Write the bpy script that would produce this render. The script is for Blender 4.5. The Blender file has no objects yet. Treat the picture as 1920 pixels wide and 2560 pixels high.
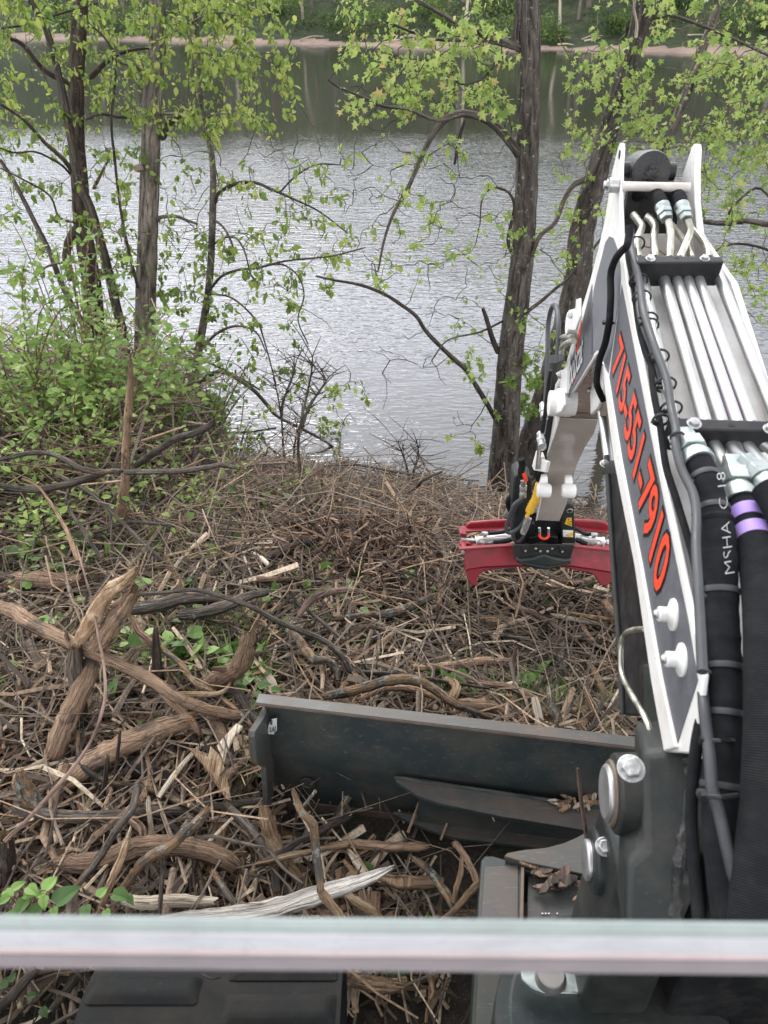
import bpy, math, random
import numpy as np
from mathutils import Vector, Matrix
R = random.Random(11)
NR = np.random.RandomState(5)
sc = bpy.context.scene
COL = sc.collection

# ------------------------------------------------------------------ camera, sky, sun, exposure
PITCH = math.radians(34.2); F = 1923.0; CAM = Vector((0, 0, 2.4))
FW = Vector((0, math.cos(PITCH), -math.sin(PITCH))); UP = Vector((0, math.sin(PITCH), math.cos(PITCH))); RT = Vector((1, 0, 0))
cd = bpy.data.cameras.new('camera'); cam = bpy.data.objects.new('camera', cd); COL.objects.link(cam)
cam.location = CAM; cam.rotation_euler = (math.pi / 2 - PITCH, 0, 0)
cd.sensor_fit = 'VERTICAL'; cd.sensor_height = 36; cd.sensor_width = 27; cd.lens = 36 * F / 2560
cd.clip_start = 0.02; cd.clip_end = 900
cd.dof.use_dof = True; cd.dof.focus_distance = 3.2; cd.dof.aperture_fstop = 7.0
sc.camera = cam

SUN_EL, SUN_AZ = math.radians(47), math.radians(-17)      # azimuth from +Y, negative = to the left
w = bpy.data.worlds.new('World'); sc.world = w; w.use_nodes = True
nt = w.node_tree; nt.nodes.clear()
def N_(t, kind, **kw):
    n = t.nodes.new(kind)
    for k, v in kw.items(): setattr(n, k, v)
    return n
sky = N_(nt, 'ShaderNodeTexSky', sky_type='NISHITA', sun_disc=False, sun_elevation=SUN_EL, sun_rotation=SUN_AZ, air_density=1.0, dust_density=2.5, ozone_density=1.0)
tc = N_(nt, 'ShaderNodeTexCoord'); mp = N_(nt, 'ShaderNodeMapping'); mp.inputs['Scale'].default_value = (1.2, 1.2, 3.2)
nz = N_(nt, 'ShaderNodeTexNoise'); nz.inputs['Scale'].default_value = 1.7; nz.inputs['Detail'].default_value = 5; nz.inputs['Roughness'].default_value = .55
cr = N_(nt, 'ShaderNodeValToRGB'); cr.color_ramp.elements[0].position = .3; cr.color_ramp.elements[1].position = .7
cr.color_ramp.elements[0].color = (.66, .69, .76, 1); cr.color_ramp.elements[1].color = (1, 1, 1, 1)
sc_ = N_(nt, 'ShaderNodeVectorMath', operation='SCALE'); sc_.inputs['Scale'].default_value = 14.5
mx = N_(nt, 'ShaderNodeMix', data_type='RGBA'); mx.inputs['Factor'].default_value = .88
bg = N_(nt, 'ShaderNodeBackground'); bg.inputs['Strength'].default_value = .1
wo_ = N_(nt, 'ShaderNodeOutputWorld')
L = nt.links.new
L(tc.outputs['Generated'], mp.inputs['Vector']); L(mp.outputs['Vector'], nz.inputs['Vector']); L(nz.outputs['Fac'], cr.inputs['Fac'])
L(cr.outputs['Color'], sc_.inputs[0]); L(sky.outputs['Color'], mx.inputs['A']); L(sc_.outputs['Vector'], mx.inputs['B'])
# thin cloud glows around the hidden sun
sd = N_(nt, 'ShaderNodeVectorMath', operation='DOT_PRODUCT'); sd.inputs[1].default_value = (math.sin(SUN_AZ) * math.cos(SUN_EL), math.cos(SUN_AZ) * math.cos(SUN_EL), math.sin(SUN_EL))
L(tc.outputs['Generated'], sd.inputs[0]); pw = N_(nt, 'ShaderNodeMath', operation='POWER', use_clamp=True); pw.inputs[1].default_value = 4.0; L(sd.outputs['Value'], pw.inputs[0])
ga = N_(nt, 'ShaderNodeMath', operation='MULTIPLY_ADD'); ga.inputs[1].default_value = .9; ga.inputs[2].default_value = .8; L(pw.outputs[0], ga.inputs[0])
# the cloud sheet is palest low down, all round the horizon
sz = N_(nt, 'ShaderNodeSeparateXYZ'); L(tc.outputs['Generated'], sz.inputs[0]); hz = N_(nt, 'ShaderNodeMapRange'); hz.inputs['From Min'].default_value = .05; hz.inputs['From Max'].default_value = .62
hz.inputs['To Min'].default_value = 2.0; hz.inputs['To Max'].default_value = .9; hz.interpolation_type = 'SMOOTHSTEP'; L(sz.outputs['Z'], hz.inputs['Value'])
hm = N_(nt, 'ShaderNodeMath', operation='MULTIPLY'); L(ga.outputs[0], hm.inputs[0]); L(hz.outputs[0], hm.inputs[1])
gs = N_(nt, 'ShaderNodeVectorMath', operation='SCALE'); L(mx.outputs['Result'], gs.inputs[0]); L(hm.outputs[0], gs.inputs['Scale'])
L(gs.outputs['Vector'], bg.inputs['Color']); L(bg.outputs['Background'], wo_.inputs['Surface'])
ld = bpy.data.lights.new('sun', 'SUN'); ld.energy = 1.5; ld.angle = math.radians(28); ld.color = (1, .97, .92)
so = bpy.data.objects.new('sun', ld); COL.objects.link(so)
sdir = Vector((math.sin(SUN_AZ) * math.cos(SUN_EL), math.cos(SUN_AZ) * math.cos(SUN_EL), math.sin(SUN_EL)))
so.rotation_euler = sdir.to_track_quat('Z', 'Y').to_euler(); so.location = (0, 0, 20)
vs = sc.view_settings; vs.view_transform = 'Standard'; vs.look = 'None'; vs.exposure = 0.85; vs.gamma = 1; vs.use_curve_mapping = False
sc.cycles.max_bounces = 6; sc.cycles.transparent_max_bounces = 16; sc.cycles.diffuse_bounces = 3; sc.cycles.caustics_reflective = False; sc.cycles.caustics_refractive = False

# ------------------------------------------------------------------ measuring helpers
def ray(px, py): return FW + RT * ((px - 960) / F) + UP * ((1280 - py) / F)
def P(px, py, t): return CAM + ray(px, py) * t
def hit(px, py, p0, n):
    d = ray(px, py); return CAM + d * ((p0 - CAM).dot(n) / d.dot(n))
def PY(px, py, y): return hit(px, py, Vector((0, y, 0)), Vector((0, 1, 0)))
def PZ(px, py, z): return hit(px, py, Vector((0, 0, z)), Vector((0, 0, 1)))
def ss(a, b, x):
    t = min(1, max(0, (x - a) / (b - a))); return t * t * (3 - 2 * t)
def wob(x, y):
    return (math.sin(x * 3.1 + y * 1.7) * math.sin(y * 2.3 - x * .9 + 1.3) + .5 * math.sin(x * 7.3 - y * 5.1 + .4) * math.sin(y * 6.1 + 2 + x * 2.2)) / 1.5
WZ = -1.2
def shore(x):
    s = 7.6 - 1.65 * ss(-1.8, -1.28, x)
    if x > -.5: s -= .36 * (min(x, 3.5) + .5)
    return s + .07 * math.sin(x * 5.3) + .05 * math.sin(x * 11.7 + 1)
def gz(x, y):
    d = shore(x) - y
    if d < 0: return max(-3.2, WZ + .45 * d)
    z = WZ + 1.2 * ss(0, 1, (d / 3.1) ** .8)
    return z + .055 * wob(x, y) * min(1, d) - .16 * math.exp(-((x - .65) ** 2 / .35 + (y - 2.5) ** 2 / .18)) + .10 * math.exp(-((x + 1.1) ** 2 / 1.2 + (y - 2.1) ** 2 / .5))
def PG(px, py, h=0):
    d = ray(px, py); t = .9; 
    while t < 60:
        p = CAM + d * t
        if p.z <= gz(p.x, p.y) + h: return p
        t += .01
    return p

# ------------------------------------------------------------------ object helpers
WO = {}
def link(ob, parent=None, origin=None):
    COL.objects.link(ob); WO[ob.name] = origin if origin is not None else Vector((0, 0, 0))
    if parent is not None:
        ob.parent = parent; ob.matrix_parent_inverse = Matrix.Translation(-WO[parent.name])
    return ob
def tag(o, label=None, cat=None, group=None, kind=None):
    if label: o['label'] = label
    if cat: o['category'] = cat
    if group: o['group'] = group
    if kind: o['kind'] = kind
    return o
def empty(name, loc, label=None, cat=None, group=None, parent=None):
    o = bpy.data.objects.new(name, None); o.location = loc; o.empty_display_size = .1
    link(o, parent, Vector(loc)); return tag(o, label, cat, group)

class MB:
    def __init__(s): s.v = []; s.f = []; s.m = []; s.uv = []; s.t = []; s.tone = 0.5
    def add(s, vs_, fs, mi=0, uvs=None):
        b = len(s.v); s.v += [tuple(v) for v in vs_]; s.f += [tuple(i + b for i in f) for f in fs]; s.m += [mi] * len(fs)
        s.uv += uvs if uvs else [(v[0], v[1]) for v in vs_]; s.t += [s.tone] * len(vs_); return b
    def box(s, c, sz, rot=None, mi=0):
        a, b, d = sz[0] / 2, sz[1] / 2, sz[2] / 2
        vs_ = [Vector((x, y, z)) for z in (-d, d) for y in (-b, b) for x in (-a, a)]
        if rot is not None: vs_ = [rot @ v for v in vs_]
        c = Vector(c); s.add([v + c for v in vs_], [(0, 2, 3, 1), (4, 5, 7, 6), (0, 1, 5, 4), (2, 6, 7, 3), (0, 4, 6, 2), (1, 3, 7, 5)], mi)
    def prism(s, pts, vec, mi=0, vec2=None):
        n = len(pts); pts = [Vector(p) for p in pts]
        top = [p + (vec if not callable(vec) else vec(i)) for i, p in enumerate(pts)]
        s.add(pts + top, [tuple(range(n - 1, -1, -1)), tuple(range(n, 2 * n))] + [(i, (i + 1) % n, n + (i + 1) % n, n + i) for i in range(n)], mi)
    def tube(s, pts, rad, n=8, mi=0, cap=1, capmi=None, jag=0, flat=1, knob=0, twist=0):
        pts = [Vector(p) for p in pts]; k = len(pts)
        if not hasattr(rad, '__len__'): rad = [rad] * k
        T = [(pts[min(i + 1, k - 1)] - pts[max(i - 1, 0)]).normalized() for i in range(k)]
        up = Vector((0, 0, 1)) if abs(T[0].z) < .9 else Vector((0, 1, 0))
        U = (up - T[0] * up.dot(T[0])).normalized(); vs_ = []; uvs = []; ln = 0
        for i in range(k):
            U = (U - T[i] * U.dot(T[i]));
            if U.length < 1e-6: U = T[i].orthogonal()
            U.normalize(); V = T[i].cross(U)
            if i: ln += (pts[i] - pts[i - 1]).length
            for j in range(n):
                a = 2 * math.pi * j / n + twist * i
                rr = rad[i] * (1 + (R.uniform(-knob, knob) if knob else 0))
                o = U * (math.sin(a) * rr * flat) + V * (math.cos(a) * rr)
                if jag and i in (0, k - 1): o = o * R.uniform(.6, 1) + T[i] * (R.uniform(-.2, 1) * jag * rad[i] * (1 if i else -1))
                vs_.append(pts[i] + o); uvs.append((j / n * rad[0] * 6.28, ln))
        fs = [(i * n + j, i * n + (j + 1) % n, (i + 1) * n + (j + 1) % n, (i + 1) * n + j) for i in range(k - 1) for j in range(n)]
        b = s.add(vs_, fs, mi, uvs)
        if cap:
            c = mi if capmi is None else capmi
            if jag:
                for e, q in ((0, pts[0] + T[0] * rad[0] * .5), (k - 1, pts[-1] - T[-1] * rad[-1] * .5)):
                    bb = s.add([q], [], c); ring = [b + e * n + j for j in range(n)]
                    for j in range(n):
                        tri = (bb, ring[j], ring[(j + 1) % n]) if e else (bb, ring[(j + 1) % n], ring[j])
                        s.f.append(tri); s.m.append(c)
            else:
                s.f.append(tuple(b + n - 1 - j for j in range(n))); s.m.append(c)
                s.f.append(tuple(b + (k - 1) * n + j for j in range(n))); s.m.append(c)
        return b
    def bolt(s, p, ax, r, h=None, washer=True, mi=0):
        ax = Vector(ax).normalized(); p = Vector(p); h = h or r * .7
        if washer: s.tube([p, p + ax * r * .22], r * 1.35, 20, mi)
        s.tube([p + ax * r * .22, p + ax * (r * .22 + h * .85), p + ax * (r * .22 + h)], [r, r, r * .86], 6, mi)
    def ring(s, c, ax, r, rr, n=20, m=6, mi=0, squash=1):
        c = Vector(c); ax = Vector(ax).normalized(); u = ax.orthogonal().normalized(); v = ax.cross(u)
        vs_ = []
        for i in range(n):
            a = 6.28318 * i / n; d = u * math.cos(a) + v * math.sin(a)
            for j in range(m):
                b = 6.28318 * j / m; vs_.append(c + d * (r + rr * math.cos(b)) + ax * (rr * squash * math.sin(b)))
        s.add(vs_, [(i * m + j, ((i + 1) % n) * m + j, ((i + 1) % n) * m + (j + 1) % m, i * m + (j + 1) % m) for i in range(n) for j in range(m)], mi)
    def build(s, name, mats, parent=None, smooth=True, bevel=0, ang=35, origin=None, seg=2, data=False):
        me = bpy.data.meshes.new(name)
        a = np.array(s.v, dtype=np.float64)
        c = Vector(origin) if origin is not None else Vector(((a.min(0) + a.max(0)) / 2).tolist())
        a = a - np.array(c)
        me.from_pydata(a.tolist(), [], s.f)
        for m in (mats if isinstance(mats, (list, tuple)) else [mats]): me.materials.append(m)
        me.polygons.foreach_set('material_index', s.m)
        uvl = me.uv_layers.new(name='UVMap'); li = np.zeros(len(me.loops), dtype=np.int32); me.loops.foreach_get('vertex_index', li)
        uvl.data.foreach_set('uv', np.array(s.uv, dtype=np.float32)[li].ravel())
        at = me.attributes.new('tone', 'FLOAT', 'POINT'); at.data.foreach_set('value', np.array(s.t, dtype=np.float32))
        me.update()
        if smooth: me.shade_smooth(); me.set_sharp_from_angle(angle=math.radians(ang))
        if data: return me
        ob = bpy.data.objects.new(name, me); ob.location = c; link(ob, parent, c)
        if bevel:
            md = ob.modifiers.new('bevel', 'BEVEL'); md.width = bevel; md.segments = seg; md.limit_method = 'ANGLE'; md.angle_limit = math.radians(35)
        return ob

def spline(pts, sub=4):
    pts = [Vector(p) for p in pts]
    if len(pts) < 3: return [pts[0].lerp(pts[-1], i / sub) for i in range(sub + 1)]
    q = [pts[0] * 2 - pts[1]] + pts + [pts[-1] * 2 - pts[-2]]; out = []
    for i in range(1, len(q) - 2):
        for k in range(sub):
            t = k / sub; a, b, c, d = q[i - 1], q[i], q[i + 1], q[i + 2]
            out.append(.5 * ((2 * b) + (c - a) * t + (2 * a - 5 * b + 4 * c - d) * t * t + (3 * b - a - 3 * c + d) * t ** 3))
    return out + [pts[-1]]
def interp(vals, n):
    if not hasattr(vals, '__len__'): return [vals] * n
    return list(np.interp(np.linspace(0, len(vals) - 1, n), range(len(vals)), vals))

# many small leaves as one mesh
LEAF = {'ovate': ([(0, 0, 0), (.27, .3, .07), (.24, .65, .05), (0, 1, -.08), (-.24, .65, .05), (-.27, .3, .07)], [(0, 1, 2, 3), (0, 3, 4, 5)]),
        'maple': ([(0, 0, 0), (.5, .12, .1), (.26, .36, .04), (.6, .66, .06), (.2, .62, 0), (0, 1.05, -.1), (-.2, .62, 0), (-.6, .66, .06), (-.26, .36, .04), (-.5, .12, .1)],
                  [(0, 1, 2), (0, 2, 4, 5), (2, 3, 4), (0, 5, 6, 8), (8, 6, 7), (0, 8, 9)]),
        'broad': ([(0, 0, 0), (.2, -.05, .04), (.36, .12, .1), (.38, .35, .13), (.27, .62, .09), (.13, .84, .02), (0, 1.05, -.12), (-.13, .84, .02), (-.27, .62, .09), (-.38, .35, .13), (-.36, .12, .1), (-.2, -.05, .04), (0, .3, 0), (0, .65, -.02)],
                  [(0, 1, 2, 12), (12, 2, 3), (12, 3, 4, 13), (13, 4, 5), (13, 5, 6), (0, 12, 10, 11), (12, 9, 10), (12, 13, 8, 9), (13, 7, 8), (13, 6, 7)]),
        'heart': ([(0, 0, 0), (.22, -.1, .05), (.46, .18, .12), (.36, .6, .06), (0, 1, -.1), (-.36, .6, .06), (-.46, .18, .12), (-.22, -.1, .05), (0, .5, 0)],
                  [(0, 1, 2, 8), (8, 2, 3, 4), (0, 8, 6, 7), (8, 4, 5, 6)]),
        'blade': ([(-.03, 0, 0), (.03, 0, 0), (.022, .5, .0), (-.022, .5, .0), (0, 1, -.15)], [(0, 1, 2, 3), (3, 2, 4)])}
def leafmesh(name, items, mat, shape='ovate', parent=None, origin=None):
    """items: rows of (pos3, dir3, size, tone)"""
    V, Fc = LEAF[shape]; V = np.array(V); n = len(items); k = len(V)
    pos = np.array([i[0] for i in items], float); D = np.array([i[1] for i in items], float)
    D /= np.linalg.norm(D, axis=1)[:, None] + 1e-9
    rnd = NR.normal(size=(n, 3)); rnd[:, 2] += .9
    X = np.cross(D, rnd); X /= np.linalg.norm(X, axis=1)[:, None] + 1e-9
    Z = np.cross(X, D); sz = np.array([i[2] for i in items])[:, None, None]
    A = pos[:, None, :] + sz * (V[None, :, 0:1] * X[:, None] + V[None, :, 1:2] * D[:, None] + V[None, :, 2:3] * Z[:, None] * NR.uniform(.3, 1.8, (n, 1, 1)))
    A = A.reshape(-1, 3); c = np.array(origin) if origin is not None else A.mean(0)
    fs = [tuple(i * k + j for j in f) for i in range(n) for f in Fc]
    me = bpy.data.meshes.new(name); me.from_pydata((A - c).tolist(), [], fs); me.materials.append(mat)
    at = me.attributes.new('tone', 'FLOAT', 'POINT'); at.data.foreach_set('value', np.repeat(np.array([i[3] for i in items], dtype=np.float32), k))
    uvl = me.uv_layers.new(name='UVMap'); li = np.zeros(len(me.loops), dtype=np.int32); me.loops.foreach_get('vertex_index', li)
    uvl.data.foreach_set('uv', np.tile(V[:, :2], (n, 1)).astype(np.float32)[li].ravel())
    ob = bpy.data.objects.new(name, me); ob.location = c; link(ob, parent, Vector(c.tolist())); return ob

# ------------------------------------------------------------------ materials
def lin(r, g, b):
    f = lambda c: c / 12.92 if c <= .04045 else ((c + .055) / 1.055) ** 2.4
    return (f(r / 255), f(g / 255), f(b / 255), 1)
def c4(c): return tuple(c) + (1,) if len(c) == 3 else tuple(c)
class Mt:
    def __init__(s, name):
        s.m = bpy.data.materials.new(name); s.m.use_nodes = True; s.t = s.m.node_tree; s.b = s.t.nodes['Principled BSDF']; s.L = s.t.links.new
        s.out = s.t.nodes['Material Output']
    def n(s, kind, **kw): return N_(s.t, kind, **kw)
    def co(s, uv=False, scale=(1, 1, 1), rnd=True):
        t = s.n('ShaderNodeTexCoord'); m = s.n('ShaderNodeMapping'); m.inputs['Scale'].default_value = scale
        s.L(t.outputs['UV' if uv else 'Object'], m.inputs['Vector'])
        if rnd:
            oi = s.n('ShaderNodeObjectInfo'); ml = s.n('ShaderNodeMath', operation='MULTIPLY'); ml.inputs[1].default_value = 37.0
            s.L(oi.outputs['Random'], ml.inputs[0]); s.L(ml.outputs[0], m.inputs['Location'])
        return m.outputs['Vector']
    def noise(s, vec, scale, detail=4, rough=.6, dist=0):
        n = s.n('ShaderNodeTexNoise'); n.inputs['Scale'].default_value = scale; n.inputs['Detail'].default_value = detail
        n.inputs['Roughness'].default_value = rough; n.inputs['Distortion'].default_value = dist; s.L(vec, n.inputs['Vector']); return n.outputs['Fac']
    def ramp(s, fac, stops):
        r = s.n('ShaderNodeValToRGB'); el = r.color_ramp.elements
        while len(el) < len(stops): el.new(.5)
        for e, (p, c) in zip(el, stops): e.position = p; e.color = c4(c) if hasattr(c, '__len__') else (c, c, c, 1)
        s.L(fac, r.inputs['Fac']); return r.outputs['Color']
    def mix(s, f, a, b):
        m = s.n('ShaderNodeMix', data_type='RGBA')
        for k, v in (('Factor', f), ('A', a), ('B', b)):
            if hasattr(v, 'links') or isinstance(v, bpy.types.NodeSocket): s.L(v, m.inputs[k])
            else: m.inputs[k].default_value = v if k == 'Factor' else c4(v)
        return m.outputs['Result']
    def bump(s, h, strength, dist=.01, prev=None):
        b = s.n('ShaderNodeBump'); b.inputs['Strength'].default_value = strength; b.inputs['Distance'].default_value = dist; s.L(h, b.inputs['Height'])
        if prev is not None: s.L(prev, b.inputs['Normal'])
        return b.outputs['Normal']
    def set(s, color=None, rough=None, metal=None, normal=None, **kw):
        for k, v in (('Base Color', color), ('Roughness', rough), ('Metallic', metal), ('Normal', normal)):
            if v is None: continue
            if isinstance(v, bpy.types.NodeSocket): s.L(v, s.b.inputs[k])
            else: s.b.inputs[k].default_value = c4(v) if k == 'Base Color' else v
        for k, v in kw.items(): s.b.inputs[k].default_value = v
        return s.m

def paint(name, col, dirt=(.2, .15, .1), amt=.35, rough=.4, scale=9, metal=0, scratch=None, bump=.05, coat=0, spec=.3):
    m = Mt(name); v = m.co(); n1 = m.noise(v, scale, 6, .65); n2 = m.noise(v, scale * 9, 3, .6)
    f = m.ramp(n1, [(.42, 0), (.75, amt)]); c = m.mix(f, col, dirt)
    if scratch:
        v2 = m.co(scale=(3, 30, 14)); n3 = m.noise(v2, 7, 4, .7); c = m.mix(m.ramp(n3, [(.6, 0), (.72, .6)]), c, scratch)
    c = m.mix(m.ramp(n2, [(.64, 0), (.74, amt * .8)]), c, dirt)
    if scratch:
        v4 = m.co(scale=(1.5, 60, 60)); c = m.mix(m.ramp(m.noise(v4, 5, 3, .8, 1.5), [(.69, 0), (.71, .8)]), c, tuple(min(.4, x * 2) for x in scratch))
    r = m.ramp(n1, [(.3, max(.05, rough - .12)), (.8, min(1, rough + .22))])
    return m.set(c, r, metal, m.bump(n2, bump, .003), **({'Coat Weight': coat} if coat else {'Specular IOR Level': spec}))
white = paint('white_paint', (.76, .75, .73), (.45, .38, .32), .5, .34, 11, coat=.2)
white2 = paint('dusty_white_paint', (.62, .58, .54), (.32, .25, .2), .7, .4, 14)
archp = paint('shaded_white_gloss', (.33, .29, .26), (.22, .18, .15), .5, .22, 10, coat=.5)  # white gloss paint; shade and brown ground reflection put into its colour
decal = paint('grey_decal', (.095, .098, .11), (.15, .15, .165), .5, .55, 40, bump=.15)
decal2 = paint('light_grey_decal', (.12, .125, .14), (.2, .2, .22), .6, .5, 34, bump=.15)
dark = paint('dark_machine_paint', (.026, .035, .036), (.085, .072, .056), .7, .42, 6, scratch=(.10, .12, .12))
darks = paint('worn_blade_steel', (.060, .062, .060), (.115, .08, .06), .8, .45, 8, scratch=(.2, .19, .17))
rusty = paint('rusty_edge_steel', (.11, .075, .055), (.17, .15, .13), .7, .6, 18)
casting = paint('cast_iron_paint', (.017, .020, .020), (.055, .05, .042), .7, .5, 9, bump=.25)
black = paint('black_plastic', (.012, .012, .014), (.05, .048, .045), .5, .42, 20)
blackm = paint('black_grease', (.02, .02, .021), (.07, .065, .06), .7, .3, 22, bump=.7)
rubber = paint('track_rubber', (.011, .011, .012), (.045, .038, .032), .9, .8, 7, bump=.4)
red = paint('red_grapple_paint', (.27, .011, .022), (.08, .03, .025), .8, .42, 16, scratch=(.25, .1, .1), spec=.5)
redd = paint('dark_red_paint', (.2, .012, .02), (.08, .02, .02), .6, .45, 9)
orange = paint('orange_red_vinyl', (.80, .07, .03), (.7, .06, .03), .2, .45, 20)
ink = paint('black_vinyl', (.008, .008, .01), (.01, .01, .01), .1, .4, 20)
wtext = paint('white_vinyl', (.6, .6, .6), (.3, .3, .3), .8, .4, 30)
sticker = paint('white_sticker', (.7, .7, .68), (.5, .48, .45), .3, .5, 30)
yellow = paint('yellow_wrap', (.62, .36, .03), (.3, .18, .03), .5, .5, 25)
purple = paint('purple_band', (.36, .24, .62), (.4, .32, .6), .3, .5, 20)
greyrub = paint('grey_cable_jacket', (.045, .047, .052), (.09, .09, .09), .4, .45, 25)
def metalm(name, col, rough=.35, tint=None, scale=8):
    m = Mt(name); v = m.co(); n1 = m.noise(v, scale, 5, .6)
    c = m.ramp(n1, [(.3, tuple(x * .72 for x in col)), (.5, col), (.68, tint or col)])
    return m.set(c, m.ramp(n1, [(.3, rough - .08), (.8, rough + .15)]), .9, m.bump(m.noise(v, scale * 12, 2), .06, .002))
zinc = metalm('zinc_pipe', (.47, .475, .46), .42, (.52, .47, .53), 7)
zincb = metalm('zinc_fitting', (.42, .46, .455), .42, (.5, .54, .48), 30)
boltm = metalm('bolt_steel', (.42, .42, .42), .45, (.75, .75, .72), 60)
brass = metalm('pale_zinc_pipe', (.42, .41, .35), .38, (.7, .68, .6), 30)
def sleeve(name, pitch, bs=.7):
    m = Mt(name); v = m.co(uv=True, rnd=False); wv = m.n('ShaderNodeTexWave', wave_type='BANDS', bands_direction='Y'); wv.inputs['Scale'].default_value = pitch
    wv.inputs['Distortion'].default_value = .6; wv.inputs['Detail'].default_value = 1
    m.L(v, wv.inputs['Vector']); n1 = m.noise(v, 30, 4)
    return m.set(m.mix(m.ramp(n1, [(.45, 0), (.85, .5)]), (.008, .009, .011), (.035, .033, .031)), .9, 0, m.bump(m.noise(m.co(rnd=False), 45, 4), .5, .004, m.bump(wv.outputs['Fac'], bs, .0022)), **{'Specular IOR Level': .2})
sleevem = sleeve('woven_hose_sleeve', 150, .35); corrm = sleeve('ribbed_hose', 95, .45); fine = sleeve('ribbed_conduit', 120, .6)

def bark(name, c1, c2, peel=None, pc=(.36, .22, .13), lichen=0, su=70, sv=7, bmp=1.0, lc=(.27, .275, .24)):
    m = Mt(name); v = m.co(uv=True, scale=(su, sv, 1)); v3 = m.co(scale=(1, 1, 1))
    n1 = m.noise(v, 1, 5, .65, .6); n2 = m.noise(v3, 9, 4, .6); n3 = m.noise(v3, 30, 4, .7)
    c = m.ramp(n1, [(.32, tuple(x * .3 for x in c1)), (.46, c1), (.68, c2)])
    if peel: c = m.mix(m.ramp(n2, [(1 - peel - .04, 0), (1 - peel + .03, 1)]), c, m.ramp(n1, [(.3, tuple(x * .6 for x in pc)), (.6, pc), (.75, tuple(min(1, x * 1.35) for x in pc))]))
    v6 = m.co(uv=True, scale=(su * 2.1, sv * .7, 1)); n6 = m.noise(v6, 1, 3, .6, 1.0); c = m.mix(m.ramp(n6, [(.36, .85), (.44, 0)]), c, tuple(x * .22 for x in c1))
    n5 = m.noise(v3, 17, 6, .75, 1.2); c = m.mix(m.ramp(n5, [(.56, 0), (.68, .6)]), c, tuple(x * .45 for x in c1))
    if lichen: c = m.mix(m.ramp(n3, [(.66 - lichen, 0), (.70 - lichen, .85)]), c, lc)
    oi = m.n('ShaderNodeObjectInfo'); hv = m.n('ShaderNodeHueSaturation'); mr = m.n('ShaderNodeMapRange'); mr.inputs['To Min'].default_value = .72; mr.inputs['To Max'].default_value = 1.3
    m.L(oi.outputs['Random'], mr.inputs['Value']); m.L(mr.outputs[0], hv.inputs['Value']); m.L(c, hv.inputs['Color'])
    return m.set(hv.outputs['Color'], .88, 0, m.bump(n3, .35, .006, m.bump(n1, bmp, .018)), **{'Specular IOR Level': .25})
bk_oak = bark('furrowed_grey_bark', (.17, .145, .12), (.36, .31, .265), su=55, sv=5, bmp=1.6)
bk_dark = bark('dark_wet_bark', (.08, .06, .047), (.175, .135, .105), lichen=.03, su=60, sv=6, bmp=1.4)
bk_maple = bark('maple_bark', (.072, .06, .052), (.165, .14, .12), lichen=.05, su=45, sv=5, bmp=1.2)
bk_twig = bark('twig_bark', (.07, .055, .045), (.15, .125, .10), su=60, sv=9, bmp=.5)
bk_brown = bark('peeled_brown_log', (.17, .12, .09), (.33, .24, .175), peel=.6, pc=(.45, .30, .20), su=140, sv=8, bmp=1.6)
bk_tan = bark('tan_stripped_wood', (.33, .215, .13), (.52, .36, .225), peel=.4, pc=(.60, .44, .29), su=170, sv=8, bmp=1.4)
bk_grey = bark('grey_brown_branch', (.115, .095, .08), (.23, .195, .165), peel=.35, pc=(.25, .175, .12), lichen=.03, su=130, sv=8, bmp=1.4)
bk_lich = bark('lichen_branch', (.10, .085, .07), (.2, .17, .14), peel=.5, pc=(.3, .19, .11), lichen=.10, su=110, sv=9, bmp=1.5)
bk_pale = bark('pale_dead_wood', (.48, .40, .31), (.70, .61, .49), su=90, sv=5, bmp=.9)
bk_plank = bark('weathered_grey_wood', (.52, .48, .43), (.80, .76, .70), su=90, sv=4, bmp=1.4)
bk_redtw = bark('reddish_twig', (.12, .08, .065), (.23, .155, .125), su=40, sv=6, bmp=.4)
bk_char = bark('dark_brown_branch', (.05, .04, .034), (.11, .085, .07), su=50, sv=8)
wood = bark('broken_wood', (.42, .27, .15), (.68, .50, .32), su=200, sv=10, bmp=1.2)
def tonemat(name, stops, rough=.85, trans=0, noise=None, spec=.3):
    m = Mt(name); a = m.n('ShaderNodeAttribute', attribute_name='tone'); c = m.ramp(a.outputs['Fac'], stops)
    v = m.co(); n = m.noise(v, noise or 60, 3)
    c = m.mix(m.ramp(n, [(.35, .5), (.6, 0)]), c, (.04, .03, .025)) if not trans else c
    m.set(c, rough, 0, m.bump(n, .3, .004), **{'Specular IOR Level': spec})
    if trans:
        tr = m.n('ShaderNodeBsdfTranslucent'); ms = m.n('ShaderNodeMixShader'); ms.inputs[0].default_value = trans
        g = m.n('ShaderNodeGamma'); g.inputs['Gamma'].default_value = .85; m.L(c, g.inputs['Color']); m.L(g.outputs['Color'], tr.inputs['Color'])
        m.L(m.b.outputs[0], ms.inputs[1]); m.L(tr.outputs[0], ms.inputs[2]); m.L(ms.outputs[0], m.out.inputs['Surface'])
    return m.m
litter = tonemat('brush_sticks', [(0, (.03, .023, .018)), (.25, (.12, .092, .074)), (.5, (.25, .20, .155)), (.68, (.36, .24, .155)), (.84, (.50, .385, .27)), (1, (.72, .60, .45))])
chips = tonemat('wood_chips_and_bark', [(0, (.06, .04, .03)), (.3, (.15, .09, .058)), (.55, (.32, .20, .12)), (.8, (.52, .38, .25)), (1, (.74, .62, .46))])
leaf_a = tonemat('spring_leaves', [(0, (.055, .10, .022)), (.4, (.12, .19, .035)), (.75, (.24, .32, .06)), (1, (.38, .40, .10))], .5, .42, spec=.4)
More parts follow.
